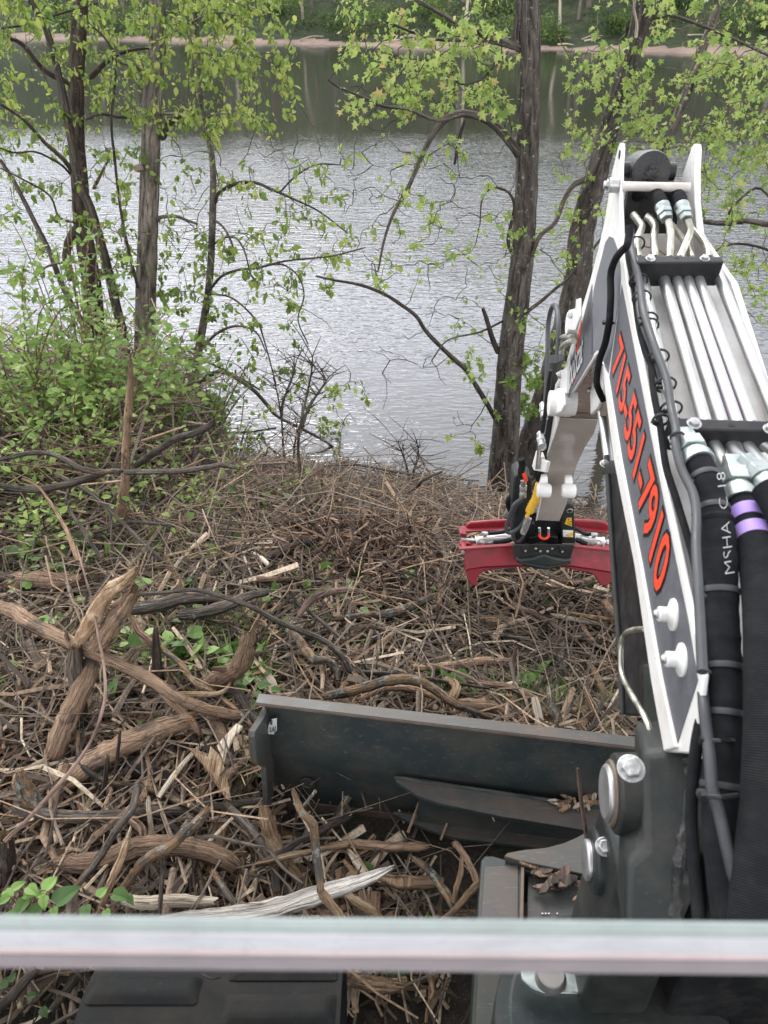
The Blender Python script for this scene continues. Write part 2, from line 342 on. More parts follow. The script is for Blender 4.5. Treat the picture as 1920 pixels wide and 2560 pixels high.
leaf_m = tonemat('young_maple_leaves', [(0, (.09, .15, .03)), (.4, (.18, .27, .055)), (.78, (.29, .38, .09)), (.95, (.38, .40, .12)), (1, (.36, .25, .09))], .5, .42, spec=.4)
leaf_b = tonemat('shrub_leaves', [(0, (.06, .12, .03)), (.5, (.16, .26, .055)), (1, (.33, .43, .12))], .5, .35, spec=.4)
leaf_g = tonemat('ground_plants', [(0, (.04, .085, .025)), (.5, (.10, .19, .04)), (.8, (.2, .32, .08)), (1, (.35, .45, .2))], .5, .3, spec=.4)
grassm = tonemat('grass_blades', [(0, (.07, .11, .03)), (.5, (.16, .21, .06)), (.8, (.35, .33, .17)), (1, (.5, .44, .28))], .7, .25)
leaf_f = tonemat('far_foliage', [(0, (.035, .06, .02)), (.5, (.085, .14, .035)), (1, (.19, .27, .07))], .7, .25)
# ------------------------------------------------------------------ the setting: ground, water, far bank
def sheet(name, xs, ys, fz, mats, kind='structure', mfun=None):
    xs = list(xs); ys = list(ys); nx = len(xs)
    V = [(x, y, fz(x, y)) for y in ys for x in xs]
    fs = [(j * nx + i, j * nx + i + 1, (j + 1) * nx + i + 1, (j + 1) * nx + i) for j in range(len(ys) - 1) for i in range(nx - 1)]
    me = bpy.data.meshes.new(name); me.from_pydata(V, [], fs)
    for m in mats: me.materials.append(m)
    me.shade_smooth(); ob = bpy.data.objects.new(name, me); link(ob); return tag(ob, kind=kind)
def soil_mat():
    m = Mt('forest_soil'); v = m.co(rnd=False); a = m.noise(v, 2.2, 6, .65); b = m.noise(v, 30, 5, .75); c = m.noise(v, 110, 3, .7)
    col = m.mix(m.ramp(b, [(.35, 0), (.65, 1)]), (.012, .009, .006), (.06, .042, .03))
    col = m.mix(m.ramp(a, [(.5, 0), (.62, .65)]), col, (.06, .085, .03))
    col = m.mix(m.ramp(c, [(.62, 0), (.7, .7)]), col, (.28, .21, .14))
    return m.set(col, .95, 0, m.bump(c, .6, .02, m.bump(b, 1, .06)))
def far_y(x): return 68.4 - .36 * x
xs = [-60, -40, -25, -15, -9, -6, -4.6] + [i * .06 for i in range(-70, 60)] + [3.8, 5, 8, 14, 25, 40, 60]
ys = [-30, -12, -5, -2, -.5] + [i * .06 for i in range(0, 140)] + [9, 11, 14, 20, 30, 45, 60, 75, 100]
sheet('ground', xs, ys, lambda x, y: gz(x, y), [soil_mat()])
def water_mat():
    m = Mt('river_water'); t = m.n('ShaderNodeTexCoord')
    mp = m.n('ShaderNodeMapping'); mp.inputs['Scale'].default_value = (.8, 2.2, 1); mp.inputs['Rotation'].default_value = (0, 0, .12); m.L(t.outputs['Object'], mp.inputs['Vector']); v = mp.outputs['Vector']
    n1 = m.noise(v, 4.6, 2, .55, .25); n2 = m.noise(v, 11, 2, .55, .3); n3 = m.noise(v, .13, 3, .6)
    # calm lane near the far bank and in the lee of this bank
    sx = m.n('ShaderNodeSeparateXYZ'); m.L(t.outputs['Object'], sx.inputs[0])
    mr = m.n('ShaderNodeMapRange'); mr.inputs['From Min'].default_value = 17; mr.inputs['From Max'].default_value = 28; mr.inputs['To Min'].default_value = 1; mr.inputs['To Max'].default_value = .07; mr.clamp = True
    m.L(sx.outputs['Y'], mr.inputs['Value'])
    m2 = m.n('ShaderNodeMapRange'); m2.inputs['From Min'].default_value = 5; m2.inputs['From Max'].default_value = 13; m2.inputs['To Min'].default_value = .25; m2.inputs['To Max'].default_value = 1; m.L(sx.outputs['Y'], m2.inputs['Value'])
    mu = m.n('ShaderNodeMath', operation='MULTIPLY'); m.L(mr.outputs[0], mu.inputs[0]); m.L(m2.outputs[0], mu.inputs[1])
    m3 = m.n('ShaderNodeMath', operation='MULTIPLY'); m.L(mu.outputs[0], m3.inputs[0]); m.L(m.ramp(n3, [(.35, .55), (.65, 1)]), m3.inputs[1])
    ad = m.n('ShaderNodeMath', operation='MULTIPLY_ADD'); ad.inputs[1].default_value = .38; m.L(n2, ad.inputs[0]); m.L(n1, ad.inputs[2])
    b = m.n('ShaderNodeBump'); b.inputs['Distance'].default_value = .026; m.L(ad.outputs[0], b.inputs['Height']); m.L(m3.outputs[0], b.inputs['Strength'])
    gl = m.n('ShaderNodeBsdfGlossy'); gl.inputs['Roughness'].default_value = .07; df = m.n('ShaderNodeBsdfDiffuse'); df.inputs['Color'].default_value = (.034, .032, .024, 1)
    gl.inputs['Color'].default_value = (.93, .94, 1, 1)
    fr = m.n('ShaderNodeFresnel'); fr.inputs['IOR'].default_value = 1.62; mix = m.n('ShaderNodeMixShader')
    m.L(b.outputs[0], gl.inputs['Normal']); m.L(b.outputs[0], fr.inputs['Normal']); m.L(fr.outputs[0], mix.inputs[0]); m.L(df.outputs[0], mix.inputs[1]); m.L(gl.outputs[0], mix.inputs[2])
    m.L(mix.outputs[0], m.out.inputs['Surface']); return m.m
sheet('water', [-140, -60, -20, 0, 20, 60, 140], [4.2, 6, 10, 20, 40, 60, 90, 140], lambda x, y: WZ, [water_mat()])
def sand_mat():
    m = Mt('far_sand'); v = m.co(rnd=False); a = m.noise(v, .5, 5, .6); b = m.noise(v, 4, 4, .7)
    return m.set(m.mix(m.ramp(b, [(.4, 0), (.7, .7)]), m.ramp(a, [(.35, (.22, .15, .12)), (.65, (.36, .26, .21))]), (.14, .11, .08)), .95)
def fbank(x, y):
    d = y - far_y(x) + .5 * math.sin(x * .35) + .3 * math.sin(x * .9); return max(-3, WZ + (.16 * d if d < 3.6 else .58 + .42 * (d - 3.6) if d < 9 else 2.85 + .06 * (d - 9) if d < 13 else 3.1 + min(.75 * (d - 13), 15 + .05 * d)) + (.12 * math.sin(x * 1.7 + y) if d > 2.5 else 0))  # steep rise at the back: unseen hill added to darken the river's reflection
me_sand, me_green = sand_mat(), None
def fgreen():
    m = Mt('far_undergrowth'); v = m.co(rnd=False); a = m.noise(v, 1.3, 6, .7)
    return m.set(m.ramp(a, [(.3, (.012, .018, .008)), (.55, (.04, .06, .02)), (.75, (.10, .09, .05))]), .95, 0, m.bump(a, 1, .5))
fb = sheet('far_bank', [i * 1.1 for i in range(-120, 121)], [30 + i * .45 for i in range(0, 190)] + [130, 180, 260], fbank, [me_sand, fgreen()])
for p in fb.data.polygons:
    if p.center.y - far_y(p.center.x) > 1.7 + .3 * math.sin(p.center.x * .8): p.material_index = 1

def where(p):
    d = p - CAM; px = 960 + F * d.x / d.dot(FW)
    for lim, s in ((190, 'left of the leaning tree'), (370, 'between leaning tree and furrowed trunk'), (520, 'just right of the furrowed trunk'), (700, 'at the left end of the open sand'), (830, 'in the left half of the open gap'), (960, 'in the middle of the open gap'), (1130, 'in the right half of the gap'), (1300, 'just left of the thick maple'), (1450, 'just right of the thick maple'), (1600, 'just left of the leaning maple'), (1760, 'right of the leaning maple'), (1920, 'at the right edge of the view')):
        if px < lim: return s
    return 'beyond the right edge of the view'
# ------------------------------------------------------------------ far woods
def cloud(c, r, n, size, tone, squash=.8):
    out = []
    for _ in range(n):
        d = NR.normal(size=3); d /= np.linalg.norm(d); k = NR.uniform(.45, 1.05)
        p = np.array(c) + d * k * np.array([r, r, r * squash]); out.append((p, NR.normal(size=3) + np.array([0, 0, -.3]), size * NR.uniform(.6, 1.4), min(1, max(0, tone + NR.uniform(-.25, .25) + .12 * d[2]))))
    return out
far_labels = ['far tree with a bright green crown above the sandy bank', 'dark dense tree on the far river bank', 'broad tree on the far bank behind the maple trunk', 'pale green tree set back on the far bank', 'tall tree on the far bank with a dark lower crown']
for i in range(15):
    x = -30 + i * 5.2 + R.uniform(-1.2, 1.2); y = far_y(x) + R.uniform(6, 11); z = fbank(x, y); h = R.uniform(10, 14); tn = R.choice([.3, .5, .72])
    root = empty('far_tree', (x, y, z), ['bright yellow-green', 'mid green', 'dark green'][0 if tn > .6 else 1 if tn > .4 else 2] + ' far bank tree ' + where(Vector((x, y, z))), 'tree', 'trees on the far bank')
    m = MB(); tp = [Vector((x, y, z - .3)), Vector((x + R.uniform(-.4, .4), y, z + h * .4)), Vector((x + R.uniform(-.9, .9), y, z + h * .9))]
    m.tube(spline(tp, 3), interp([.24, .18, .05], 7), 7)
    for k in range(6):
        a = tp[1].lerp(tp[2], R.random()); m.tube([a, a + Vector((R.uniform(-2, 2), R.uniform(-1.5, 1.5), R.uniform(.4, 1.4)))], [.06, .02], 5)
    m.build('trunk', bk_oak if i % 2 else bk_dark, root)
    if i % 2: 
        for k in range(2): m2 = MB(); bx = Vector((x + R.uniform(-3, 3), y - R.uniform(1, 4), 0)); bx.z = fbank(bx.x, bx.y) - .2; m2.tube([bx, bx + Vector((R.uniform(-.3, .3), 0, 2.5)), bx + Vector((R.uniform(-.8, .8), 0, 6))], [.13, .1, .05], 7); tag(m2.build('bare_trunk', bk_pale if k else bk_oak), 'pale bare tree trunk on the far bank ' + where(bx), 'tree trunk', 'bare trunks on the far bank')
    its = []
    for k in range(11):
        a = R.uniform(0, 6.28); rr = R.uniform(.3, 2.6); its += cloud((x + math.cos(a) * rr, y + math.sin(a) * rr, z + h * R.uniform(.18, 1)), R.uniform(.8, 1.6), 150, .26, tn)
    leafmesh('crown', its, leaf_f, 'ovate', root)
for i in range(46):
    x = -30 + i * 1.62 + R.uniform(-.9, .9); y = far_y(x) + R.uniform(2.3, 7.0); z = fbank(x, y); r = R.uniform(.8, 1.9); tn = R.choice([.2, .45, .6, .8])
    its = []
    for k in range(4): its += cloud((x + R.uniform(-r, r), y + R.uniform(-.6, .6), z + r * R.uniform(.3, .9)), r * .7, 90, .2, tn)
    o = leafmesh('far_bush', its, leaf_f, 'ovate', None); tag(o, {.2: 'dark green', .45: 'mid green', .6: 'green', .8: 'pale green'}[tn] + ' far bank bush ' + where(Vector((x, y, z))), 'bush', 'bushes along the far bank')
its = []
for i in range(230):
    x = R.uniform(-60, 62); y = far_y(x) + R.uniform(10, 20); its += cloud((x, y, fbank(x, y) + R.uniform(.5, 13)), R.uniform(1.4, 2.4), 80, .5, R.choice([.1, .25, .5]))
tag(leafmesh('far_woods', its, leaf_f, 'ovate'), kind='stuff')
for i in range(16):
    x = R.uniform(-9, 30); y = far_y(x) + R.uniform(1.0, 3.6); m = MB(); a = R.uniform(-.5, .5); l = R.uniform(1.2, 3.4)
    p = Vector((x, y, fbank(x, y) + .08)); q = p + Vector((math.cos(a) * l, math.sin(a) * l, R.uniform(0, .35)))
    m.tube(spline([p, p.lerp(q, .5) + Vector((0, 0, R.uniform(0, .2))), q], 3), interp([.07, .03], 7), 6)
    tag(m.build('driftwood', bk_pale), ('long' if l > 2.3 else 'short') + ' bleached driftwood on the far sand ' + where(p), 'driftwood', 'driftwood on the far bank')

# ------------------------------------------------------------------ near trees traced on their own vertical planes, twigs grown onto them
def cv(o, s, pts): return [(o[0] + x * s, o[1] + y * s) for x, y in pts]
class Tree:
    def __init__(s, name, label, Y, trunk, rad, mat, cat='tree', jitter=.0, n=14, furrow=.03, group=None):
        s.Y = Y; pts = [PY(x, y, Y) for x, y in trunk]
        b = pts[-1]; pts.append(Vector((b.x, b.y, gz(b.x, b.y) - .15)) if b.z > gz(b.x, b.y) else b - Vector((0, 0, .15)))
        t0 = (pts[0] - pts[1]).normalized(); s.top = pts[0] + t0 * 1.6; pts = [s.top] + pts
        px = [rad[0] * .8] + list(rad) + [rad[-1] * 1.25]
        d = [(p - CAM).dot(FW) for p in pts]; rr = [interp(px, len(pts))[i] * d[i] / F for i in range(len(pts))]
        sp = spline(pts, 6); s.rad = interp(rr, len(sp))
        s.root = empty(name, (b.x, b.y, gz(b.x, b.y)), label, cat, group); s.mat = mat
        m = MB(); m.tube(sp, s.rad, n, knob=furrow); m.build('trunk', mat, s.root, ang=60)
        s.sk = [np.array(p) for p in sp[2:-3]]; s.skr = [r for r in s.rad[2:-3]]; s.leaves = []; s.tw = MB()
    def limb(s, pts, r, dy=(0, 0), n=8, name='branch', mat=None, jag=0, depth0=0):
        """pts in photo pixels; dy = how far the limb runs away from / towards the camera along its length"""
        k = len(pts); P3 = [PY(x, y, s.Y + dy[0] + (dy[1] - dy[0]) * i / (k - 1)) for i, (x, y) in enumerate(pts)]
        sp = spline(P3, 4); rr = interp(r, len(sp)); rr = [a * .8 * (p - CAM).dot(FW) / F for a, p in zip(rr, sp)]
        m = MB(); m.tube(sp, rr, n, knob=.07, jag=jag, capmi=1 if jag else None); m.build(name, [mat or s.mat, wood], s.root, ang=60)
        s.sk += [np.array(p) for p in sp]; s.skr += rr; return sp
    def fill(s, n, box, dy, leaves=12, lsize=.06, tone=(.3, .8), up=.1, maxr=.008, spread=.13, bare=0.1, reach=1.2):
        """twigs that reach for n targets inside a px box at depth offsets dy; each grows from the nearest wood"""
        SK = np.array(s.sk); T = []
        for _ in range(n):
            b = R.choice(box) if isinstance(box, list) else box
            T.append(PY(R.uniform(b[0], b[2]), R.uniform(b[1], b[3]), s.Y + R.uniform(*dy)))
        T = sorted(T, key=lambda p: np.min(np.linalg.norm(SK - np.array(p), axis=1)))
        for t in T:
            t = np.array(t); dd = np.linalg.norm(SK - t, axis=1); i = int(np.argmin(dd)); a = SK[i]; L_ = dd[i]
            if L_ > reach: 
                t = a + (t - a) * reach / L_; L_ = reach
            if L_ < .04: continue
            mid = (a + t) / 2 + NR.normal(size=3) * L_ * .10 + np.array([0, 0, L_ * up]); q1 = (a + mid) / 2 + NR.normal(size=3) * L_ * .06; q2 = (t + mid) / 2 + NR.normal(size=3) * L_ * .07
            path = [a, q1, mid, q2, t]; r0 = min(maxr, .0025 + .006 * L_); s.tw.tube(path, interp([r0, .0016], 5), 4)
            SK = np.vstack([SK, np.array(path[1:])]); 
            if R.random() < bare: continue
            for _k in range(int(leaves * R.uniform(.5, 1.4))):
                f = R.random() ** .6; p = np.array(q1) * (1 - f) + t * f if f < .5 else mid * (1 - f) + t * f
                p = p + NR.normal(size=3) * spread * np.array([.5, .5, .45]) * (L_ ** .5); d = NR.normal(size=3) * .6 + np.array([0, -.1, -.75])
                s.leaves.append((p, d, lsize * R.choice((.5, .65, .8, .95, 1.1, 1.35)) * R.uniform(.85, 1.15), min(1, max(0, R.uniform(*tone)))))
        s.sk = list(SK)
    def done(s, lm, shape):
        if s.tw.v: tag(s.tw.build('twigs', bk_twig, s.root), kind='stuff')
        if s.leaves: tag(leafmesh('foliage', s.leaves, lm, shape, s.root), kind='stuff')
S1 = .5787
# A: dark leaning double stem at the left
A = Tree('leaning_tree', 'dark-barked tree with a forked leaning stem, left of the furrowed trunk', 7.05, [(206, -60), (202, 0), (197, 75), (191, 202), (191, 347), (200, 463), (208, 579), (231, 720), (240, 873), (249, 1010)], [16, 20, 19, 20, 22, 23, 24], bk_dark)
A.limb([(60, -40), (75, 0), (116, 75), (150, 202), (174, 324), (197, 451), (226, 521), (260, 637), (285, 740), (312, 862), (318, 940)], [8, 11, 14, 15, 15], (-.25, -.15), 10, mat=bk_grey)
A.limb([(0, 260), (60, 300), (110, 355), (160, 400), (195, 450)], [4, 6, 8], (-.4, 0))
A.limb([(0, 399), (40, 463), (87, 556), (122, 625), (150, 700), (180, 764), (214, 830), (225, 950)], [6, 9, 11], (-.3, -.1), mat=bk_grey)
A.limb([(205, 215), (235, 185), (278, 145), (330, 125), (388, 120)], [9, 8, 5, 3], (0, -.1))
A.limb([(370, 185), (330, 165), (285, 150)], [4, 6], (-.05, -.1))
A.limb([(0, 90), (55, 110), (110, 175), (180, 210)], [5, 8, 10], (-.3, 0))
A.limb([(0, 370), (40, 382), (90, 380), (150, 410), (180, 440)], [2, 3, 4], (-.5, 0))
A.limb([(236, 470), (250, 440), (268, 405)], [6, 4], (0, -.1), mat=bk_brown, jag=1)
A.limb([(222, 60), (262, 95), (290, 160), (278, 301), (287, 400), (301, 521), (320, 620), (345, 720)], [3, 4, 5], (-.3, -.2))
A.limb([(0, 70), (60, 62), (130, 40), (250, 6)], [4, 3], (-.6, -.2), mat=bk_char)
A.limb([(178, 700), (166, 640), (180, 585), (200, 560)], [12, 14, 9], (0, 0))
A.limb([(210, 560), (150, 545), (125, 490), (60, 450), (0, 420)], [4, 3, 2], (-.1, -.5))
A.limb([(80, 700), (120, 665), (180, 655), (230, 665), (260, 690)], [3, 4, 4], (-.5, -.3))
A.fill(190, (-60, -60, 420, 330), (-.9, .9), 15, .050, (.3, 1))
A.fill(120, (-60, 330, 330, 760), (-.7, .7), 9, .058, (.25, .9))
A.fill(100, (-40, 300, 330, 800), (-.7, .5), 0, bare=1, up=.02)
A.done(leaf_a, 'ovate')
# B: straight furrowed trunk
B = Tree('furrowed_tree', 'straight furrowed grey trunk standing left of centre by the water', 7.0, [(392, -60), (393, 0), (393, 116), (382, 231), (376, 405), (370, 579), (366, 700), (362, 850), (360, 1000)], [19, 21, 23, 24, 25, 26], bk_oak, n=22, furrow=.05)
B.limb([(407, 345), (414, 322), (432, 300), (457, 291)], [12, 10, 6], (0, -.12), mat=bk_maple, jag=.6)
B.limb([(395, 552), (402, 543), (440, 541), (470, 552), (492, 559)], [7, 5, 4], (0, -.15), jag=.6)
B.limb([(400, 285), (450, 285), (500, 300), (540, 285), (575, 285)], [4, 3, 2], (0, -.4))
B.limb([(360, 290), (300, 292), (250, 285), (215, 300)], [6, 5, 3], (0, -.2), mat=bk_char)
B.limb([(405, 100), (470, 60), (540, 30), (600, 40)], [5, 4, 2], (0, -.5))
m = MB(); q = PY(352, 420, 6.9); m.tube([q, q + Vector((-.03, -.04, 0))], [.035, .028], 10, capmi=1); m.build('knot', [bk_oak, wood], B.root)
B.fill(130, [(300, -60, 640, 220), (400, -60, 690, 330)], (-.9, .7), 15, .052, (.35, 1))
B.fill(34, (300, 300, 560, 700), (-.6, .6), 9, .06, (.2, .75))
B.fill(60, (250, 620, 560, 1000), (-.7, .3), 12, .055, (.2, .8))
B.done(leaf_a, 'ovate')
# C: thin trunk with arching limbs
C_ = Tree('slender_tree', 'slender crooked tree with low arching limbs, right of the furrowed trunk', 6.85, [(470, -60), (492, 70), (503, 260), (530, 393), (532, 521), (524, 700), (509, 804), (492, 902), (480, 1000)], [4, 6, 7, 9, 9, 10, 11], bk_maple, n=10)
C_.limb([(537, 509), (545, 485), (567, 469), (600, 457), (640, 457), (694, 480), (746, 503), (800, 530), (868, 582)], [6, 6, 5, 3, 2], (0, -.5))
C_.limb([(700, 480), (740, 440), (790, 412), (850, 412)], [3, 2], (-.3, -.6))
C_.limb([(535, 610), (560, 595), (590, 595), (612, 630), (625, 680), (640, 710)], [4, 3, 2], (0, -.3))
C_.limb([(530, 545), (560, 570), (580, 610), (585, 640)], [4, 3], (0, -.2))
C_.limb([(528, 720), (556, 689), (600, 674), (637, 671), (700, 655), (752, 648), (830, 640), (914, 619)], [5, 4, 3, 2], (0, -.5), mat=bk_char)
C_.limb([(640, 672), (700, 660), (745, 690), (760, 740), (745, 800), (770, 860)], [3, 2], (-.25, -.5), mat=bk_char)
C_.limb([(486, 972), (515, 945), (550, 929), (590, 945), (637, 978), (670, 1015), (694, 1041), (760, 1075), (833, 1117), (900, 1185)], [8, 7, 6, 5, 3], (0, -.5))
C_.limb([(498, 880), (540, 835), (590, 815), (640, 830), (665, 880)], [5, 4, 2], (0, -.3))
C_.limb([(400, 880), (450, 870), (520, 905), (600, 945), (650, 975)], [5, 4, 3], (.1, -.2), mat=bk_char)
C_.limb([(520, 1076), (560, 1082), (620, 1080), (690, 1070)], [5, 4, 3], (-.3, -.6), mat=bk_dark)
C_.limb([(520, 735), (580, 745), (640, 800), (660, 850), (690, 960)], [3, 3, 2], (-.1, -.4), mat=bk_char)
C_.fill(60, [(530, 330, 900, 620), (600, 500, 900, 760)], (-.9, .3), 9, .062, (.35, .95), up=.16)
C_.fill(70, (430, 560, 760, 960), (-.8, .4), 11, .06, (.15, .8), up=.1)
C_.fill(26, (640, 960, 930, 1140), (-.7, .1), 12, .06, (.4, .95), up=.1)
C_.fill(110, [(420, 560, 900, 1150), (420, 250, 900, 600)], (-.8, .3), 0, bare=1, up=.05, maxr=.005)
C_.fill(90, (430, -60, 740, 340), (-.8, .5), 12, .050, (.4, 1))
C_.done(leaf_a, 'ovate')
# F: the big maple at the right of the gap
Fm = Tree('maple_tree', 'thick upright maple trunk at the water edge, left of the white boom', 5.7, [(1322, -60), (1322, 0), (1325, 116), (1321, 231), (1318, 405), (1311, 579), (1299, 700), (1281, 845), (1270, 960), (1265, 1076), (1255, 1200)], [23, 26, 27, 28, 28, 30, 31, 33, 35], bk_maple, n=22, furrow=.05)
Fm.limb([(1297, 128), (1290, 90), (1296, 40), (1300, -60)], [9, 11, 11], (0, -.02), 9)
Fm.limb([(1305, 122), (1260, 105), (1220, 93), (1180, 74), (1134, 52), (1090, 28), (1035, -2)], [10, 9, 7, 5], (0, -.5))
Fm.limb([(1307, 127), (1260, 112), (1191, 98), (1130, 100), (1076, 95), (1020, 76), (960, 52)], [7, 6, 5, 3], (0, -.6))
Fm.limb([(1297, 385), (1285, 368), (1249, 324), (1209, 295), (1151, 284), (1105, 307), (1064, 370), (1018, 475), (985, 530), (960, 602), (945, 680)], [15, 14, 12, 10, 7, 5, 3], (0, -.6), 10)
Fm.limb([(1160, 286), (1093, 301), (1018, 272), (960, 266), (900, 240), (850, 220), (820, 200)], [5, 5, 4, 2], (-.3, -.8))
Fm.limb([(1162, 300), (1150, 340), (1136, 412)], [4, 6, 4], (-.3, -.35), mat=bk_char)
Fm.limb([(1270, 130), (1240, 160), (1200, 200), (1150, 210), (1130, 180)], [3, 3, 2], (-.1, -.5), mat=bk_char)
Fm.limb([(1240, 1050), (1215, 1005), (1191, 966), (1165, 925), (1134, 897), (1100, 865), (1064, 827), (1040, 790), (1000, 760), (960, 735), (900, 712), (833, 700), (790, 690)], [8, 8, 7, 6, 5, 3], (0, -.6))
Fm.limb([(1245, 880), (1232, 850), (1220, 810), (1208, 772)], [9, 8, 6], (0, -.2), mat=bk_char, jag=.6)
Fm.limb([(1290, 800), (1307, 787), (1350, 755), (1390, 720), (1417, 700), (1440, 670)], [6, 6, 5, 4], (0, -.1))
Fm.limb([(1285, 640), (1270, 600), (1286, 520), (1270, 480), (1230, 470), (1205, 500), (1200, 560)], [6, 6, 4, 3, 2], (0, -.35), mat=bk_char)
Fm.limb([(1262, 800), (1200, 830), (1120, 850), (1080, 900)], [4, 3, 2], (0, -.4))
Fm.limb([(1330, 640), (1350, 590), (1388, 556), (1410, 500), (1434, 463), (1470, 445)], [6, 7, 7, 8, 9], (-.1, .25), mat=bk_dark)
Fm.fill(120, [(860, -40, 1280, 300), (960, 60, 1300, 260)], (-1.0, .3), 11, .040, (.35, 1), up=.05)
Fm.fill(60, [(940, 250, 1300, 560), (900, 500, 1290, 700)], (-.8, .3), 8, .042, (.3, .95), up=.02)
Fm.fill(34, (1120, 560, 1420, 960), (-.6, .5), 9, .042, (.2, .8), up=.02)
Fm.fill(16, (1270, 880, 1350, 1040), (-.3, .3), 20, .05, (.05, .45), up=.0)
Fm.fill(12, (1100, 820, 1260, 1130), (-.5, .0), 9, .045, (.4, .9), up=.0)
Fm.fill(150, [(860, 80, 1300, 700), (880, 600, 1420, 1100)], (-.7, .3), 0, bare=1, up=-.05)
Fm.done(leaf_m, 'maple')
# G: leaning maple
G = Tree('leaning_maple', 'thick maple trunk leaning to the right behind the boom', 6.05, [(1628, -60), (1608, 0), (1585, 116), (1539, 260), (1492, 434), (1455, 579), (1444, 700), (1417, 816), (1385, 935), (1345, 1060), (1325, 1130)], [19, 21, 24, 29, 33, 34, 34, 32], bk_maple, n=22, furrow=.05)
G.limb([(1600, 60), (1640, 44), (1683, 40), (1770, 70), (1840, 100), (1925, 140)], [6, 5, 4], (0, -.5))
G.limb([(1590, 92), (1592, 60), (1585, 20), (1590, -20)], [5, 4, 3], (-.15, -.3), mat=bk_pale)
G.limb([(1600, 110), (1620, 60), (1650, 10), (1670, -40)], [9, 8, 6], (0, -.2))
G.limb([(1560, 255), (1600, 248), (1640, 250), (1700, 230)], [4, 3, 2], (0, -.5))
G.limb([(1470, 640), (1500, 600), (1540, 560)], [5, 4], (0, .2))
G.fill(150, [(1480, -60, 1940, 200), (1400, 100, 1660, 380), (1560, 150, 1940, 420)], (-.9, .9), 11, .040, (.3, .97), up=-.05)
G.fill(26, (1380, 330, 1500, 650), (-.6, .2), 8, .042, (.3, .9))
G.fill(50, (1360, 0, 1900, 400), (-.8, .6), 0, bare=1, up=-.05)
G.done(leaf_m, 'maple')
# I: farther maple behind
I = Tree('background_maple', 'slim maple behind the boom top with a limb reaching out at the right edge', 6.6, [(1800, -60), (1788, 35), (1747, 145), (1706, 260), (1660, 376), (1620, 500), (1590, 620), (1570, 740), (1560, 830)], [10, 12, 13, 14, 15], bk_maple, n=12)
I.limb([(1700, 545), (1760, 555), (1817, 558), (1870, 552), (1930, 560), (2000, 540)], [5, 8, 9, 10], (0, -.6))
I.limb([(1817, 558), (1830, 520), (1890, 470), (1930, 500)], [4, 4, 3], (-.3, -.5))
I.limb([(1760, 640), (1830, 610), (1900, 618), (1950, 640)], [3, 4, 4], (0, -.5))
I.fill(125, [(1700, 250, 1940, 640), (1720, 380, 1940, 520), (1760, 100, 1940, 400)], (-.9, .6), 11, .040, (.25, .97), up=-.03)
I.fill(26, (1780, 640, 1940, 800), (-.6, .4), 10, .042, (.3, .9), up=-.2)
I.done(leaf_m, 'maple')
# ------------------------------------------------------------------ traced logs and branches lying in the brush
O5, O7, O6, O3, O4 = (0, 1400), (0, 2000), (960, 1400), (0, 700), (960, 700)
def logt(name, label, cat, o, pts, r, h, mat, n=12, jag=.5, knob=.09, flat=1, side=(), group=None, sub=4, vert=None):
    """pts = centre line, in a zoomed crop of the photo; h = heights above the ground there"""
    px = cv(o, S1, pts); hh = [k + .055 for k in interp(h, len(px))]
    if vert is None: p3 = [PG(x, y, k) for (x, y), k in zip(px, hh)]
    else:
        b = PG(*px[-1], hh[-1] if vert != 'lean' else 0); p3 = [hit(x, y, Vector((0, b.y - .05 * (len(px) - 1 - i), 0)), Vector((0, 1, 0))) for i, (x, y) in enumerate(px)]
    sp = spline(p3, sub); sp = [q + Vector((R.uniform(-1, 1), R.uniform(-1, 1), R.uniform(-.5, .5))) * (min(r) * S1 / F * 2.0 * .13 if 0 < i < len(sp) - 1 else 0) for i, q in enumerate(sp)]; rr = [a * R.uniform(.92, 1.08) * S1 * (p - CAM).dot(FW) / F for a, p in zip(interp(r, len(sp)), sp)]
    m = MB(); m.tube(sp, rr, n, 0, 1, 1, jag, flat, knob)
    for e in (0, -1):                                   # splinters at the broken ends
        if jag >= .5:
            for _ in range(9):
                a = sp[e]; T = (sp[0] - sp[1]) if e == 0 else (sp[-1] - sp[-2]); T = T.normalized(); u = T.orthogonal().normalized(); u.rotate(Matrix.Rotation(R.uniform(0, 6.28), 3, T))
                q = a + u * rr[e] * R.uniform(.15, .9) - T * rr[e] * .4; m.tube([q, q + T * rr[e] * R.uniform(.8, 1.9)], [rr[e] * R.uniform(.12, .25), .0005], 4, 1)
    for s_ in side:                                     # broken side stubs: (fraction, length in radii, radius factor)
        i = int(s_[0] * (len(sp) - 1)); T = (sp[min(i + 1, len(sp) - 1)] - sp[max(0, i - 1)]).normalized(); u = T.orthogonal().normalized(); u.rotate(Matrix.Rotation(R.uniform(0, 6.28) if len(s_) < 4 else s_[3], 3, T))
        u = (u + T * .4 + Vector((0, 0, .25))).normalized(); q = sp[i]; l = rr[i] * s_[1]; m.tube([q, q + u * l * .5, q + u * l + T * l * .15], [rr[i] * s_[2], rr[i] * s_[2] * .8, rr[i] * s_[2] * .5], 7, 0, 1, 1, .6)
    ob = m.build(name, [mat, wood], None, ang=55); return tag(ob, label, cat, group)
LG = logt
LG('fallen_branch', 'long brown stripped branch crossing from the left edge to the blade, lichen-covered at left', 'branch', O5, [(-40, 195), (60, 225), (130, 270), (300, 355), (420, 410), (500, 445), (620, 500), (760, 590), (900, 645), (1010, 670), (1110, 680)], [34, 33, 30, 28, 26, 22, 20], [.28, .3, .3, .3, .25, .15, .08], bk_brown, side=[(.3, 4, .4), (.5, 3, .4), (.62, 4, .5)])
